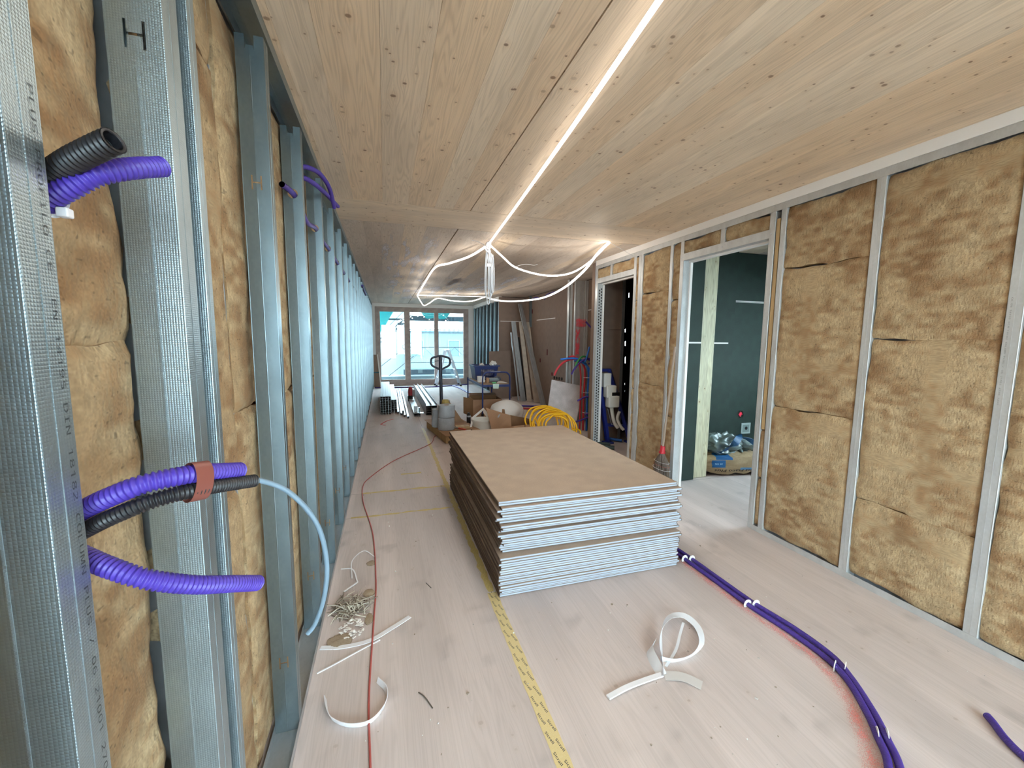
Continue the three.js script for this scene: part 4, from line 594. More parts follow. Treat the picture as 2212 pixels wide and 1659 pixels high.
// ---------- bundles of metal profiles on the floor ----------
function channel(w, h, l, webUp) { const t = 0.0016, y = webUp ? h : 0, g = [box(-w / 2, w / 2, webUp ? h - t : 0, webUp ? h : t, -l, 0), box(-w / 2, -w / 2 + t, 0, h, -l, 0), box(w / 2 - t, w / 2, 0, h, -l, 0), box(-w / 2, -w / 2 + 0.007, webUp ? 0 : h - t, webUp ? t : h, -l, 0), box(w / 2 - 0.007, w / 2, webUp ? 0 : h - t, webUp ? t : h, -l, 0), box(-0.003, 0.003, webUp ? h : t, webUp ? h + 0.0015 : t + 0.0015, -l, 0)]; return G(g); }
{
  const R = rng(55), rowWord = ['top', 'second', 'third', 'fourth', 'fifth', 'sixth', 'seventh', 'bottom'], colWord4 = ['leftmost', 'second from left', 'third from left', 'rightmost'];
  const bundle = (where, grp, w, h, l, cols, rows, x0, z0, up, words, skip = () => false, lift = 0) => {
    const geo = channel(w, h - 0.002, l, up), proto = new THREE.Mesh(geo, M.dullSteel);
    for (let r = 0; r < rows; r++) for (let c = 0; c < cols; c++) {
      if (skip(r, c)) continue;
      const o = proto.clone(); o.name = numbered('metal_profile'); o.position.set(x0 + w * (c + 0.5) + c * 0.001, 0.002 + lift + (rows - 1 - r) * h, z0 + (R() - 0.5) * 0.03 + r * 0.008); scene.add(o);
      tag(o, `galvanised profile in the ${where}, ${rowWord[r === rows - 1 ? 7 : r]} row, ${words[c]}`, 'metal profile', grp);
    }
  };
  bundle('tall stack by the left wall', 'profiles in the tall stack', 0.048, 0.043, 2.75, 4, 8, -0.115, -8.16, true, colWord4);
  bundle('lower stack right of the tall one', 'profiles in the lower stack', 0.052, 0.042, 2.8, 2, 6, 0.088, -8.30, true, ['left', 'right']);
  bundle('wide stack left of the pallet jack', 'profiles in the wide stack', 0.105, 0.044, 3.5, 2, 5, 0.715, -7.86, false, ['left', 'right']);
  const place = (name, label, geo, x, y, z, turn, mat = M.steel, group) => { const m = new THREE.Mesh(geo, mat); m.name = numbered(name); m.position.set(x, y, z); m.rotation.y = turn; scene.add(m); return tag(m, label, 'metal profile', group); };
  const lg = channel(0.034, 0.04, 3.6, true);
  [[0.215, -8.15, 'leftmost'], [0.268, -7.95, 'second from left'], [0.318, -7.76, 'third from left'], [0.372, -7.60, 'rightmost']].forEach(([x, z, w], i) => place('metal_profile', `shiny narrow profile, ${w} of four lying staggered between the stacks`, lg, x, 0.002, z, -0.01, M.aluminium, 'staggered profiles'));
  const lg2 = channel(0.034, 0.04, 3.5, true); place('metal_profile', 'shiny narrow profile lying on top of the staggered four', lg2, 0.30, 0.044, -8.0, -0.015, M.aluminium, 'staggered profiles');
  place('metal_profile', 'single wide grey profile lying between the staggered and wide stacks', channel(0.12, 0.06, 2.6, true), 0.545, 0.002, -7.75, -0.005, M.dullSteel);
  const br = thing('bracket', 'grey metal bracket standing on the single wide profile end', 'bracket', [0.545, 0.064, -7.80]);
  part(br, 'plate', G(rbox(0.49, 0.56, 0.065, 0.185, -7.86, -7.84, 0.004), rbox(0.49, 0.56, 0.065, 0.073, -7.84, -7.74, 0.003)), M.dullSteel); part(br, 'cheek', G(rbox(0.575, 0.60, 0.065, 0.16, -7.88, -7.78, 0.004), rbox(0.575, 0.66, 0.065, 0.073, -7.80, -7.68, 0.003)), M.steel);
  const can = thing('red_canister', 'small red canister with a dark foot standing behind the single profile', 'canister', [0.535, 0, -9.7]);
  part(can, 'foot', lathe([[0, 0], [0.05, 0], [0.055, 0.01], [0.055, 0.14]], 0.535, 0.0, -9.7, 24), M.dark); part(can, 'body', lathe([[0.054, 0.14], [0.054, 0.24], [0.045, 0.30], [0.028, 0.33], [0.02, 0.345], [0, 0.345]], 0.535, 0.0, -9.7, 24), std({ color: srgb(170, 50, 58), roughness: 0.45 })); part(can, 'label', rbox(0.575, 0.635, 0.11, 0.27, -9.72, -9.66, 0.004), std({ color: srgb(150, 140, 140), roughness: 0.6 }));
}

// ---------- pallet, pallet jack, rolls and clutter ----------
{
  const p = thing('pallet', 'low wooden pallet carrying the grey rolls behind the plasterboard stack', 'pallet', [0.98, 0, -6.2]);
  const rot = 0.14, turn = (g) => g.translate(-0.98, 0, 6.2).rotateY(rot).translate(0.98, 0, -6.2);
  for (let k = 0; k < 5; k++) part(p, 'deck_board', turn(rbox(0.70, 1.24, 0.10, 0.12, -6.80 + k * 0.245, -6.80 + k * 0.245 + 0.19, 0.003, 1)), M.batten);
  for (const x of [0.74, 0.97, 1.20]) part(p, 'bearer', turn(box(x - 0.04, x + 0.04, 0.002, 0.10, -6.78, -5.64)), M.batten);
  part(p, 'cover_sheet', turn(box(0.675, 1.26, 0.121, 0.124, -6.84, -5.58)), std({ map: T.paper, color: srgb(236, 210, 180), roughness: 0.9 }));
  const j = thing('pallet_jack', 'dark hand pallet jack with a looped steering handle, standing by the pallet', 'pallet jack', [0.9, 0, -7.05]);
  const dk = std({ color: srgb(42, 48, 62), roughness: 0.45 });
  part(j, 'handle_bar', G(rod(V(0.899, 0.36, -7.0), V(0.895, 0.94, -7.04), 0.03, 0.026), rod(V(0.895, 0.92, -7.04), V(0.894, 1.15, -7.05), 0.03, 0.027)), dk);
  part(j, 'grip_loop', hose([[0.895, 0.935, -7.04], [0.98, 0.965, -7.045], [1.045, 1.005, -7.05], [1.06, 1.07, -7.05], [1.035, 1.125, -7.05], [0.96, 1.15, -7.05], [0.895, 1.163, -7.05], [0.83, 1.15, -7.05], [0.757, 1.125, -7.05], [0.737, 1.07, -7.05], [0.752, 1.005, -7.05], [0.815, 0.965, -7.045]], 0.018, { steps: 90, sides: 10, closed: true }), dk);
  part(j, 'lever', rod(V(0.80, 1.072, -7.04), V(0.885, 1.08, -7.04), 0.006), dk);
  part(j, 'pump', G(rod(V(0.90, 0.12, -7.0), V(0.90, 0.33, -7.0), 0.05, 0.045, 18), rbox(0.83, 0.97, 0.10, 0.20, -7.08, -6.90, 0.01), rbox(0.868, 0.93, 0.30, 0.40, -7.03, -6.97, 0.008)), dk);
  for (const x of [0.845, 0.955]) part(j, 'steer_wheel', uvm(new THREE.CylinderGeometry(0.085, 0.085, 0.045, 20).rotateZ(Math.PI / 2).translate(x, 0.086, -7.03)), M.black);
  for (const x of [0.855, 1.075]) part(j, 'fork', rbox(x - 0.035, x + 0.035, 0.03, 0.085, -6.95, -5.75, 0.008), dk);
  part(j, 'pedal', rod(V(0.95, 0.36, -6.98), V(1.03, 0.40, -6.93), 0.006), dk);
  const roll = (label, x, y, z, r, h) => { const t = thing('tape_roll', label, 'roll', [x, y, z], 'grey foam rolls on the pallet'); part(t, 'outer_wrap', lathe([[r * 0.35, 0], [r * 0.96, 0], [r, 0.006], [r, h * 0.62], [r * 0.985, h * 0.63], [r * 0.985, h * 0.65], [r, h * 0.66], [r, h - 0.006], [r * 0.96, h], [r * 0.35, h]], x, y, z, 40), M.greyTape); part(t, 'core', lathe([[r * 0.35, h * 0.99], [r * 0.33, h * 0.99], [r * 0.33, 0.01]], x, y, z, 24), M.cardboard); return t; };
  roll('grey foam strip roll, lower of two stacked on the pallet', 0.835, 0.126, -5.98, 0.122, 0.18);
  roll('grey foam strip roll, upper of two stacked on the pallet', 0.842, 0.308, -5.985, 0.122, 0.18);
  roll('grey foam strip roll half hidden behind the stacked two', 0.748, 0.126, -6.20, 0.10, 0.27);
  const fan = thing('hand_brush', 'yellowish bristled brush head standing behind the upper grey roll', 'brush', [0.87, 0.126, -6.42]);
  part(fan, 'bristles', uvm(new THREE.CylinderGeometry(0.05, 0.085, 0.18, 20).translate(0.885, 0.50 - 0.09, -6.42)), std({ map: T.post, color: srgb(216, 196, 142), roughness: 0.9 })); part(fan, 'block', rbox(0.83, 0.94, 0.126, 0.32, -6.46, -6.38, 0.01), M.batten);
  solo('fibreboard_offcut', 'beige tapering board offcut with a dark edge leaning behind the rolls', 'board', slab([V(0.90, 0.13, -6.50), V(1.19, 0.13, -6.42), V(1.14, 0.18, -6.43), V(0.955, 0.47, -6.52)], 0.012), std({ map: T.paper, color: srgb(240, 220, 196), roughness: 0.9 }));
  solo('timber_offcut', 'pale timber piece lying on the pallet right of the rolls', 'timber', rbox(0.98, 1.18, 0.126, 0.16, -6.06, -5.94, 0.003, 1).translate(0, 0, 0), M.batten);
  const tool = thing('hand_tool', 'tool with an orange-red handle lying on the pallet by the rolls', 'tool', [1.05, 0.126, -5.82]);
  part(tool, 'grip', rod(V(1.0, 0.155, -5.86), V(1.09, 0.145, -5.78), 0.014, 0.012), std({ color: srgb(190, 70, 50), roughness: 0.5 })); part(tool, 'blade', bar(V(0.95, 0.16, -5.90), V(1.0, 0.155, -5.86), 0.03, 0.006), M.aluminium);
  const tube = thing('plastic_tube', 'thin white tube with black end caps lying just behind the stack', 'tube', [1.02, 0.14, -5.66]);
  part(tube, 'pipe', rod(V(0.94, 0.146, -5.66), V(1.15, 0.146, -5.70), 0.012), M.whitePlastic); for (const [x, z] of [[0.935, -5.659], [1.155, -5.701]]) part(tube, 'end_cap', uvm(new THREE.SphereGeometry(0.017, 12, 8).translate(x, 0.146, z)), M.black);

  const b = thing('bucket', 'white plastic bucket behind the far edge of the plasterboard stack', 'bucket', [1.405, 0, -6.08]);
  part(b, 'tub', lathe([[0, 0.003], [0.135, 0.003], [0.142, 0.012], [0.160, 0.205], [0.172, 0.207], [0.172, 0.235], [0.164, 0.237], [0.156, 0.20], [0.134, 0.016], [0, 0.016]], 1.405, 0, -6.08, 48), M.whitePlastic);
  solo('angle_bead', 'white plastic angle bead bent into an upside-down V over the bucket', 'bead', G(slab([V(1.265, 0.235, -6.20), V(1.46, 0.375, -6.24), V(1.475, 0.35, -6.24), V(1.30, 0.225, -6.20)], 0.03), slab([V(1.46, 0.375, -6.24), V(1.57, 0.235, -6.22), V(1.50, 0.235, -6.22), V(1.455, 0.30, -6.24)], 0.03)), M.white);
  solo('stirring_stick', 'white stick leaning against the left side of the bucket', 'stick', bar(V(1.17, 0.004, -5.95), V(1.265, 0.25, -6.12), 0.03, 0.01), M.white);
  const sc = thing('spray_can', 'small black can with a pale band behind the bucket', 'can', [1.25, 0, -6.38]);
  part(sc, 'body', lathe([[0, 0.002], [0.033, 0.002], [0.033, 0.24], [0.026, 0.26], [0.018, 0.285], [0, 0.285]], 1.25, 0, -6.38, 24), M.black); part(sc, 'band', lathe([[0.0338, 0.215], [0.0338, 0.24]], 1.25, 0, -6.38, 24), M.greyTape);
}

// ---------- cartons, white sack, trolley ----------
const cardIn = std({ map: T.paper, color: srgb(200, 170, 140), roughness: 0.95 });
{
  const c = thing('cardboard_box', 'large open cardboard box with a bent flap below the blue trolley', 'box', [1.75, 0, -7.5]);
  part(c, 'front_panel', box(1.535, 2.08, 0.003, 0.33, -7.405, -7.40), M.cardboard); part(c, 'back_panel', box(1.535, 2.08, 0.003, 0.36, -7.80, -7.795), cardIn);
  part(c, 'side_panel', box(1.53, 1.535, 0.003, 0.34, -7.80, -7.40), M.cardboard); part(c, 'side_panel', box(2.08, 2.085, 0.003, 0.33, -7.80, -7.40), cardIn); part(c, 'bottom_panel', box(1.535, 2.08, 0.003, 0.008, -7.795, -7.405), cardIn);
  part(c, 'flap', slab([V(1.345, 0.095, -7.36), V(1.53, 0.005, -7.40), V(1.53, 0.355, -7.40), V(1.345, 0.397, -7.36)], 0.005), cardIn);
  part(c, 'flap', slab([V(1.55, 0.355, -7.795), V(2.08, 0.355, -7.795), V(2.10, 0.37, -7.98), V(1.56, 0.38, -7.98)], 0.005), cardIn);
  const f = thing('cardboard_box', 'torn cardboard box with a tall raised flap, right behind the plasterboard stack', 'box', [1.8, 0, -5.85]);
  part(f, 'flap', slab([V(1.50, 0.05, -5.80), V(1.805, 0.05, -5.84), V(1.805, 0.30, -5.92), V(1.40, 0.445, -5.84)], 0.006), M.cardboard);
  part(f, 'flap', slab([V(1.66, 0.345, -5.885), V(1.715, 0.325, -5.90), V(1.71, 0.395, -5.92), V(1.675, 0.40, -5.92)], 0.005), cardIn);
  part(f, 'tape_piece', slab([V(1.58, 0.29, -5.858), V(1.60, 0.285, -5.858), V(1.63, 0.33, -5.868), V(1.61, 0.335, -5.868)], 0.003).translate(0, 0, 0.008), M.greyTape);
  part(f, 'back_panel', slab([V(1.80, 0.004, -5.93), V(2.13, 0.004, -6.0), V(2.13, 0.215, -6.02), V(1.80, 0.30, -5.94)], 0.005), cardIn);
  part(f, 'side_panel', slab([V(2.13, 0.004, -6.0), V(2.12, 0.004, -5.62), V(2.12, 0.20, -5.62), V(2.13, 0.215, -6.0)], 0.005), cardIn);
  part(f, 'front_panel', G(slab([V(1.78, 0.004, -5.66), V(1.94, 0.004, -5.64), V(1.94, 0.198, -5.64), V(1.78, 0.188, -5.66)], 0.005), slab([V(1.955, 0.004, -5.64), V(2.12, 0.004, -5.62), V(2.12, 0.205, -5.62), V(1.955, 0.198, -5.64)], 0.005)), M.cardboard);
  part(f, 'side_panel', slab([V(1.51, 0.004, -5.79), V(1.78, 0.004, -5.66), V(1.78, 0.188, -5.66), V(1.51, 0.10, -5.79)], 0.005), M.cardboard);
  solo('white_sack', 'big bulging white sack lying between the cartons and yellow coil', 'sack', blob(3, 0.305, 0.20, 0.26, 2.0, 0.195, -6.78, 0.07, 30, 1.6), M.white);
}
{
  const t = thing('trolley', 'blue tubular steel trolley with a raised push handle, loaded with odds and ends', 'trolley', [1.91, 0, -7.85]);
  const P = { fl: [1.668, -7.2], fr: [2.18, -7.2], bl: [1.64, -8.45], br: [2.154, -8.45] };
  part(t, 'frame', G(hose([[1.668, 0.09, -7.2], [1.668, 0.70, -7.2], [1.68, 0.80, -7.2], [1.73, 0.848, -7.2], [1.80, 0.856, -7.2], [2.05, 0.856, -7.2], [2.12, 0.848, -7.2], [2.168, 0.80, -7.2], [2.18, 0.70, -7.2], [2.18, 0.09, -7.2]], 0.0145, { steps: 110, sides: 12, tension: 0.25 }), rod(V(1.64, 0.09, -8.45), V(1.64, 0.655, -8.45), 0.0145), rod(V(2.154, 0.09, -8.45), V(2.154, 0.655, -8.45), 0.0145)), M.navy);
  part(t, 'deck', G(rbox(1.655, 2.19, 0.585, 0.63, -8.45, -7.19, 0.005)), M.navy); part(t, 'deck_top', box(1.67, 2.175, 0.630, 0.634, -8.44, -7.20), std({ map: T.paper, color: srgb(250, 236, 226), roughness: 0.7 }));
  for (const k of Object.values(P)) part(t, 'caster', G(uvm(new THREE.CylinderGeometry(0.045, 0.045, 0.03, 18).rotateZ(Math.PI / 2).translate(k[0], 0.046, k[1] - 0.03)), box(k[0] - 0.02, k[0] + 0.02, 0.05, 0.10, k[1] - 0.04, k[1] + 0.015)), M.black);
  part(t, 'paper_strip', box(1.82, 2.0, 0.868, 0.874, -7.205, -7.195), M.whitePlastic);
  const bk = thing('basket', 'dark blue slotted plastic basket heaped with rubbish on the trolley', 'basket', [1.92, 0.636, -8.15]);
  const quad = (x0, x1, y0, y1, z0, z1) => slab([V(x0, y0, z0), V(x1, y0, z0), V(x1 + 0.03, y1, z1), V(x0 - 0.03, y1, z1)], 0.006);
  part(bk, 'shell', G(slab([V(1.715, 0.64, -8.36), V(2.12, 0.64, -8.36), V(2.16, 0.91, -8.40), V(1.675, 0.91, -8.40)], 0.006), slab([V(1.715, 0.64, -7.98), V(1.715, 0.64, -8.36), V(1.675, 0.91, -8.40), V(1.675, 0.91, -7.95)], 0.006), slab([V(2.12, 0.64, -8.36), V(2.12, 0.64, -7.98), V(2.16, 0.91, -7.95), V(2.16, 0.91, -8.40)], 0.006), box(1.715, 2.12, 0.638, 0.645, -8.36, -7.98)), M.navy);
  const face = part(bk, 'front_face', G(slab([V(1.715, 0.64, -7.98), V(1.82, 0.64, -7.98), V(1.81, 0.91, -7.95), V(1.675, 0.91, -7.95)], 0.006), slab([V(2.08, 0.64, -7.98), V(2.12, 0.64, -7.98), V(2.16, 0.91, -7.95), V(2.09, 0.91, -7.95)], 0.006), slab([V(1.80, 0.85, -7.955), V(2.10, 0.85, -7.955), V(2.10, 0.91, -7.95), V(1.80, 0.91, -7.95)], 0.006), slab([V(1.80, 0.64, -7.98), V(2.10, 0.64, -7.98), V(2.10, 0.665, -7.977), V(1.80, 0.665, -7.977)], 0.006)), M.navy);
  for (let k = 0; k < 13; k++) part(face, 'slat', slab([V(1.828 + k * 0.021, 0.66, -7.978), V(1.836 + k * 0.021, 0.66, -7.978), V(1.836 + k * 0.0215, 0.855, -7.956), V(1.828 + k * 0.0215, 0.855, -7.956)], 0.005), M.navy);
  part(bk, 'rim', G(rbox(1.655, 2.20, 0.905, 0.93, -7.965, -7.935, 0.005), rbox(1.655, 2.20, 0.905, 0.93, -8.42, -8.39, 0.005), rbox(1.655, 1.69, 0.905, 0.93, -8.41, -7.94, 0.005), rbox(2.165, 2.20, 0.905, 0.93, -8.41, -7.94, 0.005)), M.navy);
  solo('waste_paper', 'crumpled white paper poking out of the basket, left one', 'paper', blob(31, 0.05, 0.035, 0.05, 1.84, 0.935, -8.05, 0.4, 12, 3), M.white);
  solo('waste_paper', 'crumpled white paper sticking up highest from the basket, right one', 'paper', blob(32, 0.06, 0.05, 0.05, 2.08, 0.955, -8.05, 0.45, 12, 3), M.white);
  solo('basket_filling', 'grey rubbish filling the dark blue basket', 'rubbish', blob(33, 0.19, 0.10, 0.16, 1.93, 0.80, -8.17, 0.25, 20, 3), M.greyBoard);
  solo('small_carton', 'small white carton on the left of the trolley deck', 'carton', rbox(1.66, 1.79, 0.637, 0.75, -7.66, -7.55, 0.004), M.white);
  solo('cardboard_tube', 'small brown cardboard piece standing on the trolley deck', 'cardboard', rbox(1.80, 1.85, 0.637, 0.73, -7.52, -7.44, 0.004), M.cardboard);
  solo('drink_bottle', 'clear plastic bottle lying on the trolley deck', 'bottle', G(rod(V(1.86, 0.685, -7.5), V(2.02, 0.685, -7.5), 0.045, 0.045, 20), rod(V(2.02, 0.685, -7.5), V(2.06, 0.685, -7.5), 0.045, 0.016, 20)), new THREE.MeshPhysicalMaterial({ color: srgb(190, 205, 215), transmission: 0.6, thickness: 0, roughness: 0.15 }));
  solo('dark_pouch', 'dark pouch on the trolley deck behind the bottle', 'pouch', blob(34, 0.07, 0.05, 0.05, 2.05, 0.69, -7.62, 0.2, 14), std({ color: srgb(84, 90, 104), roughness: 0.6 }));
  solo('paper_sheet', 'loose papers on the right of the trolley deck', 'paper', G(slab([V(1.98, 0.637, -7.36), V(2.16, 0.637, -7.36), V(2.15, 0.645, -7.54), V(2.04, 0.66, -7.56)], 0.003), slab([V(2.05, 0.645, -7.30), V(2.17, 0.642, -7.30), V(2.14, 0.65, -7.44), V(2.07, 0.65, -7.44)], 0.003)), M.white);
  solo('cloth_scrap', 'green and white rag hanging over the front edge of the trolley deck', 'rag', G(slab([V(1.86, 0.56, -7.18), V(1.96, 0.555, -7.18), V(1.97, 0.645, -7.18), V(1.85, 0.645, -7.18)], 0.005)), std({ color: srgb(200, 222, 210), roughness: 0.9 }));
  solo('green_scrap', 'small bright green scrap on the front of the trolley deck', 'scrap', blob(35, 0.05, 0.016, 0.04, 1.90, 0.655, -7.26, 0.2, 10), std({ color: srgb(110, 200, 140), roughness: 0.7 }));
}

// ---------- step ladder and boards by the window ----------
{
  const t = thing('step_ladder', 'small aluminium step ladder standing open in front of the window', 'ladder', [1.82, 0, -12.68]);
  for (const z of [-12.48, -12.86]) for (const [top, x] of [[1.765, 1.46], [1.855, 2.20]]) { const rail = part(t, 'rail', bar(V(top, 1.10, z), V(x, 0.03, z), 0.05, 0.024), M.aluminium); part(rail, 'foot', rbox(x - 0.03, x + 0.03, 0.002, 0.05, z - 0.018, z + 0.018, 0.006), M.black); }
  part(t, 'top_hinge', rbox(1.74, 1.88, 1.08, 1.125, -12.87, -12.47, 0.01), M.aluminium);
  for (const k of [0.22, 0.45, 0.68]) { part(t, 'rung', rbox(lerp(1.46, 1.765, k) - 0.03, lerp(1.46, 1.765, k) + 0.03, lerp(0.03, 1.1, k) - 0.012, lerp(0.03, 1.1, k) + 0.012, -12.85, -12.49, 0.006), M.aluminium); part(t, 'rung', rbox(lerp(2.20, 1.855, k) - 0.03, lerp(2.20, 1.855, k) + 0.03, lerp(0.03, 1.1, k) - 0.012, lerp(0.03, 1.1, k) + 0.012, -12.85, -12.49, 0.006), M.aluminium); }
  const lb = thing('leaning_board', 'grey-brown board with a white edge leaning by the left of the window', 'board', [-0.24, 0, -12.7]);
  part(lb, 'face', slab([V(-0.33, 0.004, -12.62), V(-0.165, 0.004, -12.62), V(-0.245, 0.955, -12.80), V(-0.335, 0.96, -12.80)], 0.03), M.darkPaper); part(lb, 'white_edge', slab([V(-0.163, 0.004, -12.60), V(-0.140, 0.004, -12.61), V(-0.222, 0.965, -12.80), V(-0.245, 0.962, -12.79)], 0.035), M.white); part(lb, 'clamp', rbox(-0.335, -0.18, 0.43, 0.46, -12.685, -12.66, 0.004), std({ color: srgb(40, 96, 110), roughness: 0.5 }));
  solo('floor_conduit', 'dark conduit lying across the floor in front of the window', 'conduit', hose([[-0.31, 0.014, -12.48], [0.4, 0.014, -12.42], [1.268, 0.014, -12.36], [1.9, 0.014, -12.55], [2.5, 0.014, -12.8]], 0.018, { steps: 80, sides: 8 }), M.purpleDark);
  solo('floor_conduit', 'pair of conduits running from the window conduit towards the trolley', 'conduit', G(hose([[1.95, 0.014, -12.5], [2.04, 0.014, -12.0], [2.09, 0.014, -11.0], [2.12, 0.014, -9.6]], 0.016, { steps: 40, sides: 8 }), hose([[2.0, 0.014, -12.5], [2.09, 0.014, -12.0], [2.135, 0.014, -11.0], [2.165, 0.014, -9.6]], 0.016, { steps: 40, sides: 8 })), M.purpleDark);
}

// ---------- recess: leaning boards and profiles, offcut, yellow coil, pipes ----------
{
  solo('plasterboard_offcut', 'low dark plasterboard piece standing before the far right profiles', 'board', slab([V(2.40, 0.004, -9.58), V(2.95, 0.004, -9.58), V(2.945, 1.17, -9.70), V(2.40, 1.15, -9.70)], 0.0125), M.darkPaper);
  solo('leaning_profile', 'narrow steel profile, leftmost of those leaning in the recess', 'metal profile', bar(V(2.975, 0.01, -9.1), V(2.862, 1.61, -9.38), 0.03, 0.03), M.dullSteel);
  solo('leaning_profile', 'wide steel profile leaning in the recess left of the pale boards', 'metal profile', G(slab([V(3.01, 0.005, -9.05), V(3.14, 0.005, -9.05), V(2.985, 1.87, -9.42), V(2.875, 1.87, -9.42)], 0.004), bar(V(3.075, 0.01, -9.04), V(2.93, 1.86, -9.41), 0.014, 0.014)), M.dullSteel);
  solo('leaning_profile', 'long steel profile leaning diagonally across the pale boards in the recess', 'metal profile', G(slab([V(3.24, 0.005, -8.30), V(3.35, 0.005, -8.30), V(3.165, 2.30, -9.50), V(3.07, 2.30, -9.50)], 0.004), slab([V(3.24, 0.005, -8.30), V(3.245, 0.005, -8.35), V(3.075, 2.30, -9.55), V(3.07, 2.30, -9.50)], 0.003), bar(V(3.30, 0.01, -8.29), V(3.115, 2.29, -9.49), 0.012, 0.012)), M.dullSteel);
  solo('board_strip', 'pale plasterboard strip leaning in the recess, left of two', 'board', slab([V(3.14, 0.005, -8.96), V(3.25, 0.005, -8.94), V(3.18, 1.86, -9.5), V(3.09, 1.86, -9.5)], 0.02), std({ map: T.dust, color: srgb(214, 200, 184), roughness: 0.85 }));
  solo('board_strip', 'pale plasterboard strip leaning in the recess, right of two', 'board', slab([V(3.25, 0.005, -8.80), V(3.39, 0.005, -8.78), V(3.36, 1.86, -9.5), V(3.20, 1.86, -9.5)], 0.02), std({ map: T.dust, color: srgb(206, 190, 172), roughness: 0.85 }));
  solo('spirit_level', 'dark narrow tool leaning between the profiles and pale boards', 'tool', G(bar(V(3.17, 0.01, -9.15), V(3.10, 1.50, -9.55), 0.045, 0.03), rbox(3.085, 3.125, 1.20, 1.32, -9.49, -9.44, 0.01)), M.black);
  solo('corner_profile', 'upright steel profile in the upper corner of the recess', 'metal profile', box(3.35, 3.40, 1.75, CE, -9.50, -9.44), M.steel);
  for (const [l, p] of [['dark purple conduit loop out of the recess wall, right one', [[3.40, 2.33, -8.62], [3.36, 2.40, -8.45], [3.34, 2.43, -8.1], [3.36, 2.42, -7.78]]], ['dark purple conduit loop out of the recess wall, left one', [[3.40, 2.36, -9.5], [3.37, 2.41, -9.35], [3.36, 2.42, -9.1], [3.39, 2.41, -8.98]]]]) solo('purple_conduit', l, 'conduit', hose(p, 0.011, { steps: 24, sides: 8 }), M.purpleDark);
  // upright profiles at the recess
  const up = thing('profile_group', 'bundle of upright steel profiles daubed with red paint in the recess', 'metal profile', [3.22, 0, -6.55]);
  const slope = 0; part(up, 'edge_profile', G(box(3.025, 3.075, 0.004, 2.47, -6.52, -6.50), box(3.025, 3.03, 0.004, 2.47, -6.60, -6.50)), M.wallSteel);
  part(up, 'wide_profile', uvm(studGeometry(0.16, 0.05, 0.004, 2.47, { slots: false, notch: false })).translate(3.32, 0, -6.56), M.wallSteel);
  part(up, 'wide_profile', G(box(3.32, 3.395, 0.004, 2.47, -6.545, -6.54), box(3.335, 3.35, 0.004, 2.47, -6.54, -6.53), box(3.37, 3.385, 0.004, 2.47, -6.54, -6.53)), M.wallSteel);
  const rp = textTexture(128, 512, (c, w, h) => { const im = c.getImageData(0, 0, w, h); for (let y = 0; y < h; y++) for (let x = 0; x < w; x++) { const u = x / w, v = y / h; let a = smooth(0.14, 0.20, u) * (1 - smooth(0.42, 0.5, u)) * smooth(0.2, 0.7, vnoise(x / 20, y / 30, 61)); if (v > 0.04 && v < 0.20) a = Math.max(a, smooth(0.15, 0.2, u) * (1 - smooth(0.85, 0.95, u)) * (0.5 + 0.5 * vnoise(x / 14, y / 14, 62))); a *= smooth(0, 0.05, v) * (1 - smooth(0.9, 1, v)); const i = (y * w + x) * 4; im.data[i] = im.data[i + 1] = im.data[i + 2] = hash2(x, y, 29) < a * 0.7 ? 255 : 0; im.data[i + 3] = 255; } c.putImageData(im, 0, 0); });
  part(up, 'red_paint', new THREE.PlaneGeometry(0.26, 0.80).translate(3.25, 1.44, -6.527), std({ color: srgb(255, 84, 104), alphaMap: rp, transparent: true, roughness: 0.9 }));
  part(wallRecess, 'spray_and_laser_dot', new THREE.PlaneGeometry(0.20, 0.10).rotateY(-Math.PI / 2).translate(XREC - 0.0015, 1.70, -6.20), M.sprayAndLaserRed);

  solo('plasterboard_offcut', 'pale plasterboard offcut leaning upright in front of the coloured pipes', 'board', slab([V(2.41, 0.005, -6.02), V(2.90, 0.005, -5.92), V(3.18, 0.672, -6.24), V(2.66, 0.782, -6.36)], 0.0125), std({ map: T.dust, color: srgb(214, 205, 204), roughness: 0.85 }));
  const coil = [], R = rng(13); for (let k = 0; k <= 13 * 14; k++) { const a = k / 14 * 6.283, n = k / 14, r = 0.205 + 0.045 * Math.sin(n * 2.3) + 0.02 * R(), x = Math.cos(a) * r * 1.15, q = Math.sin(a) * r, off = (n - 6.5) * 0.022 + 0.02 * Math.sin(n * 5 + a); coil.push([2.34 + x + off * 0.5 + 0.012 * (R() - 0.5), 0.215 + Math.max(-0.195, q * 0.82 - off * 0.25 + 0.012 * (R() - 0.5)), -5.55 - q * 0.42 + off * 1.0]); }
  solo('hose_coil', 'big loose coil of yellow corrugated hose on the floor behind the stack', 'hose', hose(coil, 0.0125, { steps: 1100, sides: 9 }), M.yellow);
  solo('hose_end', 'outer turns of yellow hose trailing right of the big yellow coil', 'hose', hose([[2.25, 0.10, -5.15], [2.40, 0.06, -5.10], [2.62, 0.07, -5.22], [2.70, 0.12, -5.34], [2.62, 0.17, -5.30], [2.45, 0.15, -5.18], [2.35, 0.05, -5.05], [2.50, 0.02, -4.98], [2.70, 0.02, -5.08], [2.76, 0.03, -5.22], [2.70, 0.02, -5.30], [2.50, 0.02, -5.30]], 0.0125, { steps: 160, sides: 9 }), M.yellow);
  const pipe = (name, label, list, mat, r = 0.0135) => solo(name, label, 'conduit', hose(list, r, { steps: 80, sides: 9 }), mat);
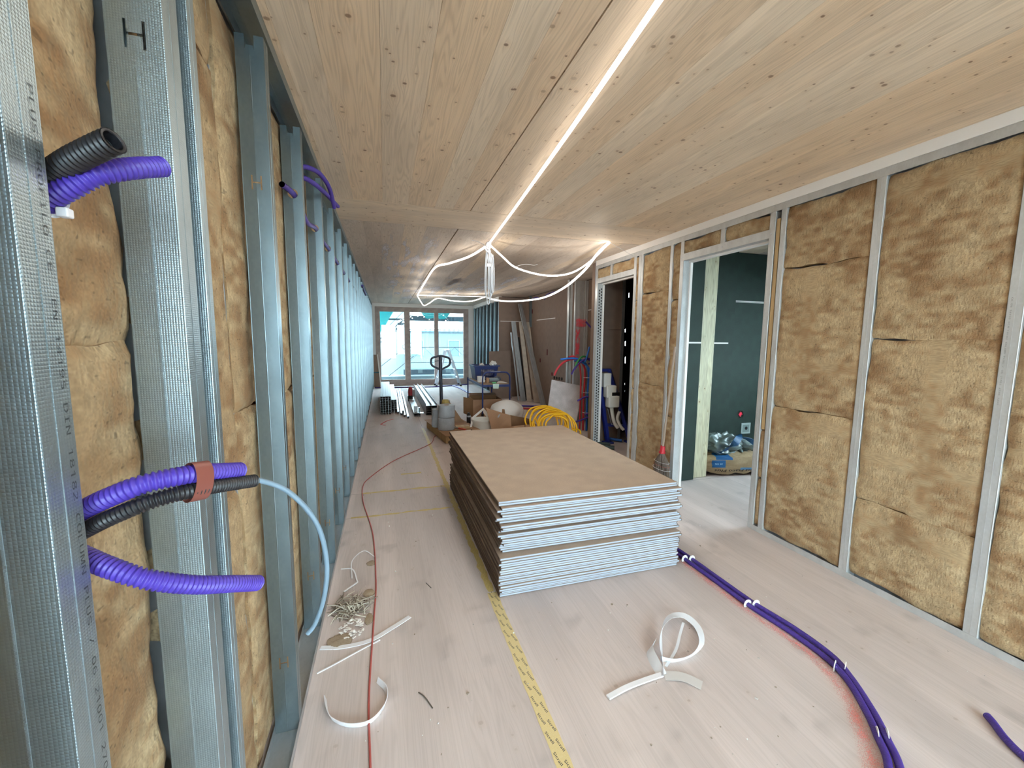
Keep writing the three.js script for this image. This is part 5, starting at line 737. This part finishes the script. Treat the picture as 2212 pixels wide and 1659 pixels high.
  pipe('red_pipe', 'red pipe rising in the recess and bending over to the left', [[3.02, 0.004, -5.88], [3.02, 0.5, -5.88], [3.03, 0.92, -5.88], [2.99, 1.07, -5.88], [2.90, 1.14, -5.90], [2.80, 1.15, -5.90], [2.66, 1.10, -5.90], [2.56, 1.0, -5.90], [2.51, 0.90, -5.90]], M.red, 0.016);
  pipe('red_pipe', 'red pipe stub arching highest at the pipe bundle top', [[3.0, 0.004, -5.96], [3.0, 0.8, -5.96], [2.96, 1.08, -5.96], [2.87, 1.19, -5.95], [2.76, 1.18, -5.94]], M.red, 0.014);
  pipe('blue_pipe', 'blue pipe rising in the recess, bent level to the left with a white wire end', [[3.06, 0.004, -5.84], [3.06, 0.55, -5.84], [3.07, 0.92, -5.84], [3.02, 1.08, -5.85], [2.90, 1.155, -5.87], [2.76, 1.165, -5.88], [2.61, 1.15, -5.9]], M.blue, 0.016);
  pipe('blue_pipe', 'blue pipe rising in the recess, second of three', [[3.09, 0.004, -5.80], [3.09, 0.5, -5.80], [3.10, 0.88, -5.81], [3.05, 1.03, -5.83], [2.94, 1.11, -5.86], [2.83, 1.13, -5.87]], M.blue, 0.014);
  pipe('blue_pipe', 'short blue pipe stub slanting up above the pipe bundle', [[2.98, 1.10, -5.80], [3.02, 1.18, -5.82], [3.085, 1.345, -5.86]], M.blue, 0.014);
  pipe('green_pipe', 'green pipe rising in the recess and hooking over to the left', [[3.08, 0.004, -5.86], [3.10, 0.5, -5.86], [3.13, 1.0, -5.86], [3.06, 1.16, -5.85], [2.96, 1.195, -5.84], [2.87, 1.12, -5.83], [2.81, 0.99, -5.82]], M.greenPipe, 0.014);
  pipe('purple_conduit', 'purple conduit drooping left from the top of the pipe bundle', [[3.14, 1.15, -5.84], [3.02, 1.16, -5.82], [2.90, 1.10, -5.81], [2.80, 1.0, -5.80], [2.755, 0.92, -5.80]], M.purpleDark);
  pipe('purple_conduit', 'purple conduit bowed to the right of the pipe bundle', [[3.10, 0.004, -5.90], [3.22, 0.5, -5.86], [3.20, 0.85, -5.84], [3.12, 1.10, -5.84], [3.0, 1.17, -5.84]], M.purpleDark);
  pipe('purple_conduit', 'purple conduit stub in the upper recess beside the slotted profile', [[3.03, 1.74, -5.90], [3.10, 1.66, -5.88], [3.18, 1.58, -5.86]], M.purpleDark);
  pipe('purple_conduit', 'purple conduit stub pointing up right at the pipe bundle top', [[3.05, 1.08, -5.80], [3.14, 1.14, -5.82], [3.20, 1.20, -5.84]], M.purpleDark);
  pipe('purple_conduit', 'purple conduit curling low out of the pipes, upper curl', [[2.87, 0.50, -5.80], [2.98, 0.555, -5.78], [3.10, 0.56, -5.76], [3.19, 0.52, -5.75], [3.21, 0.44, -5.74], [3.12, 0.34, -5.74], [2.99, 0.28, -5.76]], M.purple);
  pipe('purple_conduit', 'purple conduit curling low out of the pipes, lower curl', [[2.80, 0.16, -5.80], [2.95, 0.20, -5.78], [3.12, 0.28, -5.76], [3.20, 0.42, -5.74], [3.18, 0.58, -5.74]], M.purple);
  for (const [dx, w] of [[0, 'leftmost'], [0.05, 'middle'], [0.10, 'rightmost']]) pipe('purple_conduit', `purple conduit end on the floor by the slotted profile, ${w} of three`, [[2.86 + dx * 0.6, 0.03, -5.32], [2.92 + dx, 0.08, -5.36], [3.0 + dx * 1.2, 0.12 - dx * 0.4, -5.42 - dx]], M.purple, 0.02);
  for (const y of [0.30, 0.62, 0.86]) solo('pipe_tie', `white tie round the coloured pipes, ${y < 0.4 ? 'lowest' : y < 0.7 ? 'middle' : 'highest'} of three`, 'cable tie', uvm(new THREE.TorusGeometry(0.055, 0.004, 6, 24).rotateX(Math.PI / 2).translate(3.055, y, -5.86)), M.tieWhite);
  pipe('blue_pipe', 'blue pipe lying bent on the floor at the far doorway', [[2.70, 0.02, -5.14], [2.85, 0.03, -5.22], [2.98, 0.05, -5.25], [3.06, 0.04, -5.15], [3.20, 0.03, -5.02]], M.blue, 0.019);
  const ins = std({ color: srgb(52, 62, 60), roughness: 0.8 });
  pipe('insulated_pipe', 'dark insulated pipe lying on the floor beside the stack, upper of two', [[2.50, 0.032, -5.10], [2.66, 0.032, -5.02], [2.80, 0.032, -4.93], [2.92, 0.032, -4.86]], ins, 0.027);
  pipe('insulated_pipe', 'dark insulated pipe lying on the floor beside the stack, lower of two', [[2.45, 0.032, -5.0], [2.60, 0.032, -4.90], [2.76, 0.032, -4.79], [2.885, 0.032, -4.70]], ins, 0.027);
  solo('floor_pipe', 'red pipe lying on the floor at the foot of the recess wall', 'conduit', rod(V(2.70, 0.02, -8.02), V(3.30, 0.02, -7.78), 0.018), M.red); solo('floor_pipe', 'purple conduit lying behind the red pipe at the recess wall foot', 'conduit', rod(V(2.78, 0.02, -8.35), V(3.18, 0.02, -8.2), 0.018), M.purple);
}
// ---------- toilet frame in the far side room ----------
{
  const t = thing('toilet_frame', 'blue wall-hung toilet frame with white cistern leaning in the far side room', 'toilet frame', [3.1, 0, -5.05]);
  const bl = std({ color: srgb(34, 48, 130), roughness: 0.4 });
  part(t, 'rail', bar(V(3.02, 1.03, -5.12), V(3.315, 0.015, -4.99), 0.045, 0.05), bl); part(t, 'rail', bar(V(2.86, 1.03, -5.16), V(2.99, 0.015, -5.05), 0.045, 0.05), bl);
  part(t, 'crossbar', bar(V(2.85, 1.035, -5.15), V(3.04, 1.035, -5.12), 0.035, 0.035), bl); part(t, 'crossbar', bar(V(2.96, 0.26, -5.09), V(3.24, 0.24, -5.03), 0.035, 0.035), bl); part(t, 'foot', G(rbox(2.93, 3.05, 0.003, 0.025, -5.12, -4.98, 0.004), rbox(3.25, 3.38, 0.003, 0.025, -5.06, -4.92, 0.004)), bl);
  part(t, 'cistern', G(rbox(2.885, 3.0, 0.80, 1.0, -5.11, -5.02, 0.015, 3), rbox(2.905, 3.06, 0.66, 0.83, -5.08, -4.97, 0.018, 3), rbox(2.93, 3.10, 0.525, 0.685, -5.06, -4.95, 0.018, 3)), M.whitePlastic);
  part(t, 'black_clip', rbox(2.985, 3.105, 0.69, 0.735, -5.0, -4.962, 0.004), M.black); part(t, 'flush_pipe', hose([[3.0, 0.53, -5.0], [3.02, 0.42, -5.0], [3.05, 0.30, -4.99], [3.10, 0.23, -4.98]], 0.026, { steps: 24, sides: 14 }), M.whitePlastic); part(t, 'drain_pipe', hose([[3.13, 0.46, -5.0], [3.10, 0.36, -5.0], [3.13, 0.27, -4.98], [3.18, 0.20, -4.96]], 0.022, { steps: 24, sides: 14 }), M.whitePlastic); part(t, 'bracket', G(rod(V(2.96, 0.5, -5.03), V(3.03, 0.27, -5.03), 0.006), rod(V(3.03, 0.27, -5.03), V(3.2, 0.26, -5.02), 0.005)), M.aluminium);
  solo('yellow_stick', 'pale yellow stick on the floor behind the toilet frame', 'stick', bar(V(3.32, 0.12, -5.3), V(3.62, 0.15, -5.4), 0.02, 0.02), M.batten);
}

// ---------- outside the window: balcony, scaffold, nets, building ----------
{
  const out1 = std({ color: new THREE.Color().setRGB(0.090, 0.122, 0.130), roughness: 1 }), out2 = std({ color: new THREE.Color().setRGB(0.064, 0.100, 0.118), roughness: 1 }), out3 = std({ color: new THREE.Color().setRGB(0.026, 0.046, 0.060), roughness: 0.8 }), outSteel = std({ color: new THREE.Color().setRGB(0.022, 0.032, 0.038), roughness: 0.6 });
  const bal = struct('balcony'); part(bal, 'slab', box(-1.2, 4.2, -0.25, -0.01, -15.2, -13.26), out2); part(bal, 'edge_step', box(-1.2, 4.2, -0.01, 0.15, -15.2, -14.5), out1);
  const s = thing('scaffold', 'steel scaffold with rails and diagonal braces outside the window', 'scaffold', [1.3, 0.15, -14.8]);
  const tub = (a, b, r = 0.012) => rod(V(...a), V(...b), r, r, 8);
  part(s, 'rail', tub([0.70, 1.142, -14.8], [4.0, 1.142, -14.8], 0.014), outSteel); part(s, 'rail', tub([0.70, 0.60, -14.8], [4.0, 0.60, -14.8], 0.012), outSteel);
  for (const [a, b] of [[[0.80, 0.63], [1.314, 1.13]], [[1.314, 1.13], [1.75, 0.70]], [[1.85, 0.63], [2.40, 1.13]], [[2.40, 1.13], [2.85, 0.70]]]) part(s, 'brace', tub([a[0], a[1], -14.8], [b[0], b[1], -14.8], 0.006), outSteel);
  part(s, 'brace', tub([-0.30, 0.37, -14.8], [0.95, 1.36, -14.8], 0.012), outSteel); part(s, 'brace', tub([0.0, 0.07, -14.8], [0.95, 0.83, -14.8], 0.012), outSteel); part(s, 'brace', tub([-0.1, 1.62, -14.9], [0.62, 2.36, -14.9], 0.007), outSteel);
  part(s, 'lattice_beam', G(tub([-0.35, 1.26, -14.7], [0.75, 2.18, -14.7], 0.016), tub([-0.32, 1.16, -14.7], [0.78, 2.08, -14.7], 0.016), ...[0.06, 0.25, 0.44, 0.62, 0.8].map((k) => tub([lerp(-0.35, 0.75, k), lerp(1.26, 2.18, k), -14.7], [lerp(-0.32, 0.78, k + 0.04), lerp(1.16, 2.08, k + 0.04), -14.7], 0.014))), out3);
  part(s, 'coupler', G(rbox(0.22, 0.38, 1.66, 1.78, -14.72, -14.66, 0.01), rbox(0.42, 0.56, 1.90, 1.97, -14.72, -14.66, 0.01)), out3);
  part(s, 'top_beam', G(box(0.66, 4.0, 2.06, 2.24, -14.95, -14.9), box(-0.6, 0.68, 2.07, 2.13, -14.95, -14.9)), out3);
  part(s, 'toe_board', box(0.60, 4.0, 0.17, 0.36, -14.82, -14.79), out3); for (const x of [1.09, 2.07]) part(s, 'white_plate', box(x, x + 0.16, 0.235, 0.35, -14.788, -14.785), std({ color: new THREE.Color().setRGB(0.090, 0.122, 0.130), roughness: 1 }));
  part(s, 'roof_deck', box(-1.2, 4.2, 2.95, 3.02, -15.6, -13.3), out3);  // unseen deck, added to hold back sky light above the window
  part(s, 'post', G(...[-0.75, 3.3].map((x) => tub([x, 0.15, -14.8], [x, 3.2, -14.8], 0.024))), outSteel);
  const net = new THREE.MeshPhysicalMaterial({ color: new THREE.Color().setRGB(0.004, 0.22, 0.22), transmission: 0.25, thickness: 0, roughness: 1 });
  const cloth = (list, label) => { const sh = new THREE.Shape(list.map(([x, y]) => new THREE.Vector2(x, y))), g = new THREE.ExtrudeGeometry(sh, { depth: 0.004, bevelEnabled: false, steps: 1 }); return solo('safety_net', label, 'net', uvm(g.translate(0, 0, -14.6)), net); };
  cloth([[-0.55, 2.7], [0.47, 2.7], [0.30, 2.35], [0.16, 2.12], [0.0, 1.83], [-0.10, 1.70], [-0.25, 1.52], [-0.55, 1.30]], 'large teal safety net hanging at the left of the window');
  cloth([[1.05, 2.7], [1.67, 2.7], [1.67, 2.18], [1.55, 2.14], [1.42, 2.13], [1.33, 2.17], [1.25, 2.27], [1.18, 2.42]], 'teal safety net sagging behind the middle window pane');
  cloth([[1.69, 2.7], [2.45, 2.7], [2.22, 2.36], [2.12, 2.20], [2.02, 2.13], [1.90, 2.12], [1.69, 2.19]], 'teal safety net slanting behind the right window pane');
  const bd = thing('building', 'pale overexposed building with two windows across the street', 'building', [3, -6, -24.2]);
  part(bd, 'facade', box(1.25, 9, -6, 1.86, -26, -24.0), out1); part(bd, 'cornice', box(1.2, 9, 1.80, 1.88, -24.0, -23.9), out2); part(bd, 'side_wing', box(-6, 1.25, -6, 3.4, -27, -25), std({ color: new THREE.Color().setRGB(0.122, 0.142, 0.146), roughness: 1 }));
  const sc = []; for (let x = 1.4; x < 9; x += 0.27) sc.push(uvm(new THREE.CylinderGeometry(0.085, 0.085, 0.3, 10, 1, false, 0, Math.PI).rotateZ(Math.PI / 2).rotateY(Math.PI / 2).rotateX(0).translate(x, 1.90, -23.95))); part(bd, 'roof_tiles', G(sc), out2);
  for (const [a, b, y0, y1] of [[1.42, 2.06, 0.45, 1.31], [3.54, 4.12, 0.45, 1.31], [5.6, 6.2, 0.45, 1.31]]) { const wn = part(bd, 'window', G(box(a - 0.07, a, y0, y1, -24.0, -23.96), box(b, b + 0.07, y0, y1, -24.0, -23.96), box(a - 0.07, b + 0.07, y1, y1 + 0.07, -24.0, -23.96)), std({ color: new THREE.Color().setRGB(0.118, 0.148, 0.152), roughness: 1 })); part(wn, 'shutter', box(a, b, y0, y1, -24.0, -23.985), out2); }
  part(bd, 'plinth', box(1.25, 9, -0.6, -0.25, -24.02, -23.95), out2);
  const gr = struct('street'); part(gr, 'pavement', box(-60, 60, -6.3, -6, -60, 60), std({ color: new THREE.Color().setRGB(0.10, 0.11, 0.11), roughness: 1 }));
}
// ---------- lamps: LED strip with its hanging loops ----------
const led = std({ color: srgb(255, 250, 240), emissive: LED_COLOR.clone().lerp(new THREE.Color(1, 1, 1), 0.55), emissiveIntensity: LED_GLOW, roughness: 0.5 });
{
  const t = thing('led_strip', 'glowing LED strip stretched along the timber ceiling towards a knot', 'light strip', [0.95, 2.42, -2.5]);
  part(t, 'strip', hose([[0.66, 2.462, 0.6], [0.735, 2.457, -0.5], [0.793, 2.452, -1.134], [0.862, 2.450, -1.846], [0.96, 2.448, -3.0], [1.062, 2.445, -4.30]], 0.0105, { steps: 120, sides: 10 }), led);
  part(t, 'hanger', G(rod(V(0.735, 2.462, -0.5), V(0.735, 2.494, -0.5), 0.002), rod(V(1.06, 2.45, -4.30), V(1.06, 2.494, -4.30), 0.002)), M.tieWhite);
  for (const [x0, z0, x1, z1] of [[0.66, 0.6, 0.745, -0.6], [0.75, -0.65, 0.862, -1.85], [0.866, -1.9, 0.96, -3.05], [0.965, -3.1, 1.058, -4.28]]) {
    const l = Math.hypot(x1 - x0, z1 - z0), r = new THREE.RectAreaLight(LED_COLOR, LED_AREA, 0.02, l); r.position.set((x0 + x1) / 2, 2.436, (z0 + z1) / 2); r.lookAt((x0 + x1) / 2, 0, (z0 + z1) / 2 + 0.0001); r.rotation.set(-Math.PI / 2, 0, Math.atan2(x1 - x0, z1 - z0), 'XYZ'); r.name = 'led_light'; scene.add(r);
  }
  const lamp = (x, y, z, k = 1) => { const p = new THREE.PointLight(LED_COLOR, LED_POINT * k); p.position.set(x, y, z); p.shadow.radius = 1.2; p.name = 'led_loop_light'; scene.add(p); };
  const A = [[1.065, 2.44, -4.30], [0.95, 2.395, -4.75], [0.80, 2.40, -5.3], [0.679, 2.42, -5.81], [0.643, 2.36, -6.9], [0.67, 2.36, -8.5], [0.715, 2.415, -9.6]];
  const B = [[0.715, 2.415, -9.6], [0.85, 2.34, -10.3], [1.0, 2.31, -11.1], [1.12, 2.36, -10.9], [1.24, 2.42, -10.2], [1.50, 2.36, -9.95], [1.80, 2.335, -9.85], [2.02, 2.35, -9.7], [2.26, 2.43, -9.5]];
  const C = [[2.26, 2.43, -9.5], [2.40, 2.33, -9.1], [2.56, 2.26, -8.55], [2.72, 2.22, -7.75], [2.72, 2.20, -6.85], [2.58, 2.23, -5.75], [2.38, 2.30, -4.75], [2.27, 2.40, -4.2], [2.285, 2.48, -3.97]];
  const D = [[1.065, 2.44, -4.30], [1.24, 2.34, -4.39], [1.40, 2.25, -4.45], [1.66, 2.19, -4.45], [1.88, 2.18, -4.42], [2.06, 2.22, -4.32], [2.18, 2.33, -4.12], [2.285, 2.48, -3.97]];
  const E_ = [[0.72, 2.42, -9.6], [1.4, 2.43, -9.6], [2.26, 2.43, -9.5]];
  const lp = thing('led_strip', 'glowing LED strip hanging in wide sagging loops from the far ceiling', 'light strip', [1.6, 2.3, -7]);
  part(lp, 'left_loop', hose(A, 0.0125, { steps: 90, sides: 10 }), led); part(lp, 'far_loop', hose(B, 0.0125, { steps: 110, sides: 10 }), led); part(lp, 'right_loop', hose(C, 0.0155, { steps: 110, sides: 10 }), led); part(lp, 'near_loop', hose(D, 0.0095, { steps: 80, sides: 10 }), led); part(lp, 'far_span', hose(E_, 0.008, { steps: 30, sides: 8 }), led);
  part(lp, 'hanger', G(rod(V(2.285, 2.47, -3.97), V(2.285, 2.494, -3.97), 0.003), rod(V(0.679, 2.42, -5.81), V(0.679, 2.494, -5.81), 0.002), rod(V(2.26, 2.43, -9.5), V(2.26, 2.494, -9.5), 0.003), rod(V(0.715, 2.415, -9.6), V(0.715, 2.494, -9.6), 0.002)), M.tieWhite);
  for (const [list, n] of [[A, 5], [B, 4], [C, 6], [D, 4], [E_, 3]]) { const cv = new THREE.CatmullRomCurve3(pts(list)); for (let k = 0; k < n; k++) { const p = cv.getPointAt((k + 0.5) / n); lamp(p.x, p.y - 0.14, p.z); } }
  lamp(2.26, 2.43, -4.05, 0.25); lamp(2.26, 2.38, -9.45, 0.3);
  // knot and the hank of white cable below it
  const kn = thing('cable_hank', 'hank of white cable hanging from the knot in the LED strip', 'cable', [1.06, 1.95, -4.32]);
  const knot = []; for (let k = 0; k < 10; k++) { const a = k / 10 * 6.283; knot.push([1.06 + Math.cos(a) * 0.022, 2.43 + Math.sin(a) * 0.035, -4.31 + Math.sin(a * 2) * 0.012]); }
  part(kn, 'knot', G(hose(knot, 0.009, { steps: 40, sides: 8, closed: true }), hose(knot.map(([x, y, z]) => [x - 0.012, y - 0.035, z + 0.01]), 0.008, { steps: 40, sides: 8, closed: true })), M.tieWhite);
  const loops = [[0.0, 0.000, 0.58, 0.030], [0.016, 0.01, 0.52, 0.024], [-0.012, -0.01, 0.50, 0.026], [0.032, 0.0, 0.44, 0.022], [0.045, 0.015, 0.40, 0.02]];
  loops.forEach(([dx, dz, h, w], i) => { const x = 1.058 + dx, top = 2.40 - i * 0.015, z = -4.32 + dz; part(kn, 'loop', hose([[x - 0.004, top, z], [x - w * 0.7, top - h * 0.35, z + 0.01], [x - w * 0.8, top - h * 0.8, z + 0.014], [x + w * 0.2, top - h, z], [x + w, top - h * 0.75, z - 0.012], [x + w * 0.9, top - h * 0.35, z - 0.01], [x + 0.004, top, z]], 0.0055, { steps: 60, sides: 8 }), M.hankGrey); });
  part(kn, 'binding', rbox(1.04, 1.092, 2.21, 2.245, -4.34, -4.30, 0.006), M.tieWhite);
  part(kn, 'tail', hose([[1.06, 2.42, -4.32], [1.03, 2.44, -4.35], [0.96, 2.478, -4.38], [0.90, 2.49, -4.40]], 0.003, { steps: 20, sides: 6 }), M.tieWhite);
  solo('wire_end', 'thin white wire end sticking out of the near sagging LED loop', 'wire', hose([[1.40, 2.25, -4.44], [1.46, 2.275, -4.42], [1.54, 2.282, -4.40], [1.60, 2.275, -4.40], [1.64, 2.285, -4.38]], 0.0022, { steps: 24, sides: 6 }), M.tieWhite);
  solo('cable_sleeve', 'thin cord running from the LED fixing to the right wall top', 'cord', rod(V(2.285, 2.485, -3.97), V(2.68, 2.36, -4.05), 0.002), M.tieWhite);
}

scene.traverse((o) => { if (o.isMesh) { o.castShadow = true; o.receiveShadow = true; } if (o.isLight && !o.isRectAreaLight) o.castShadow = true; });
renderer.render(scene, camera);
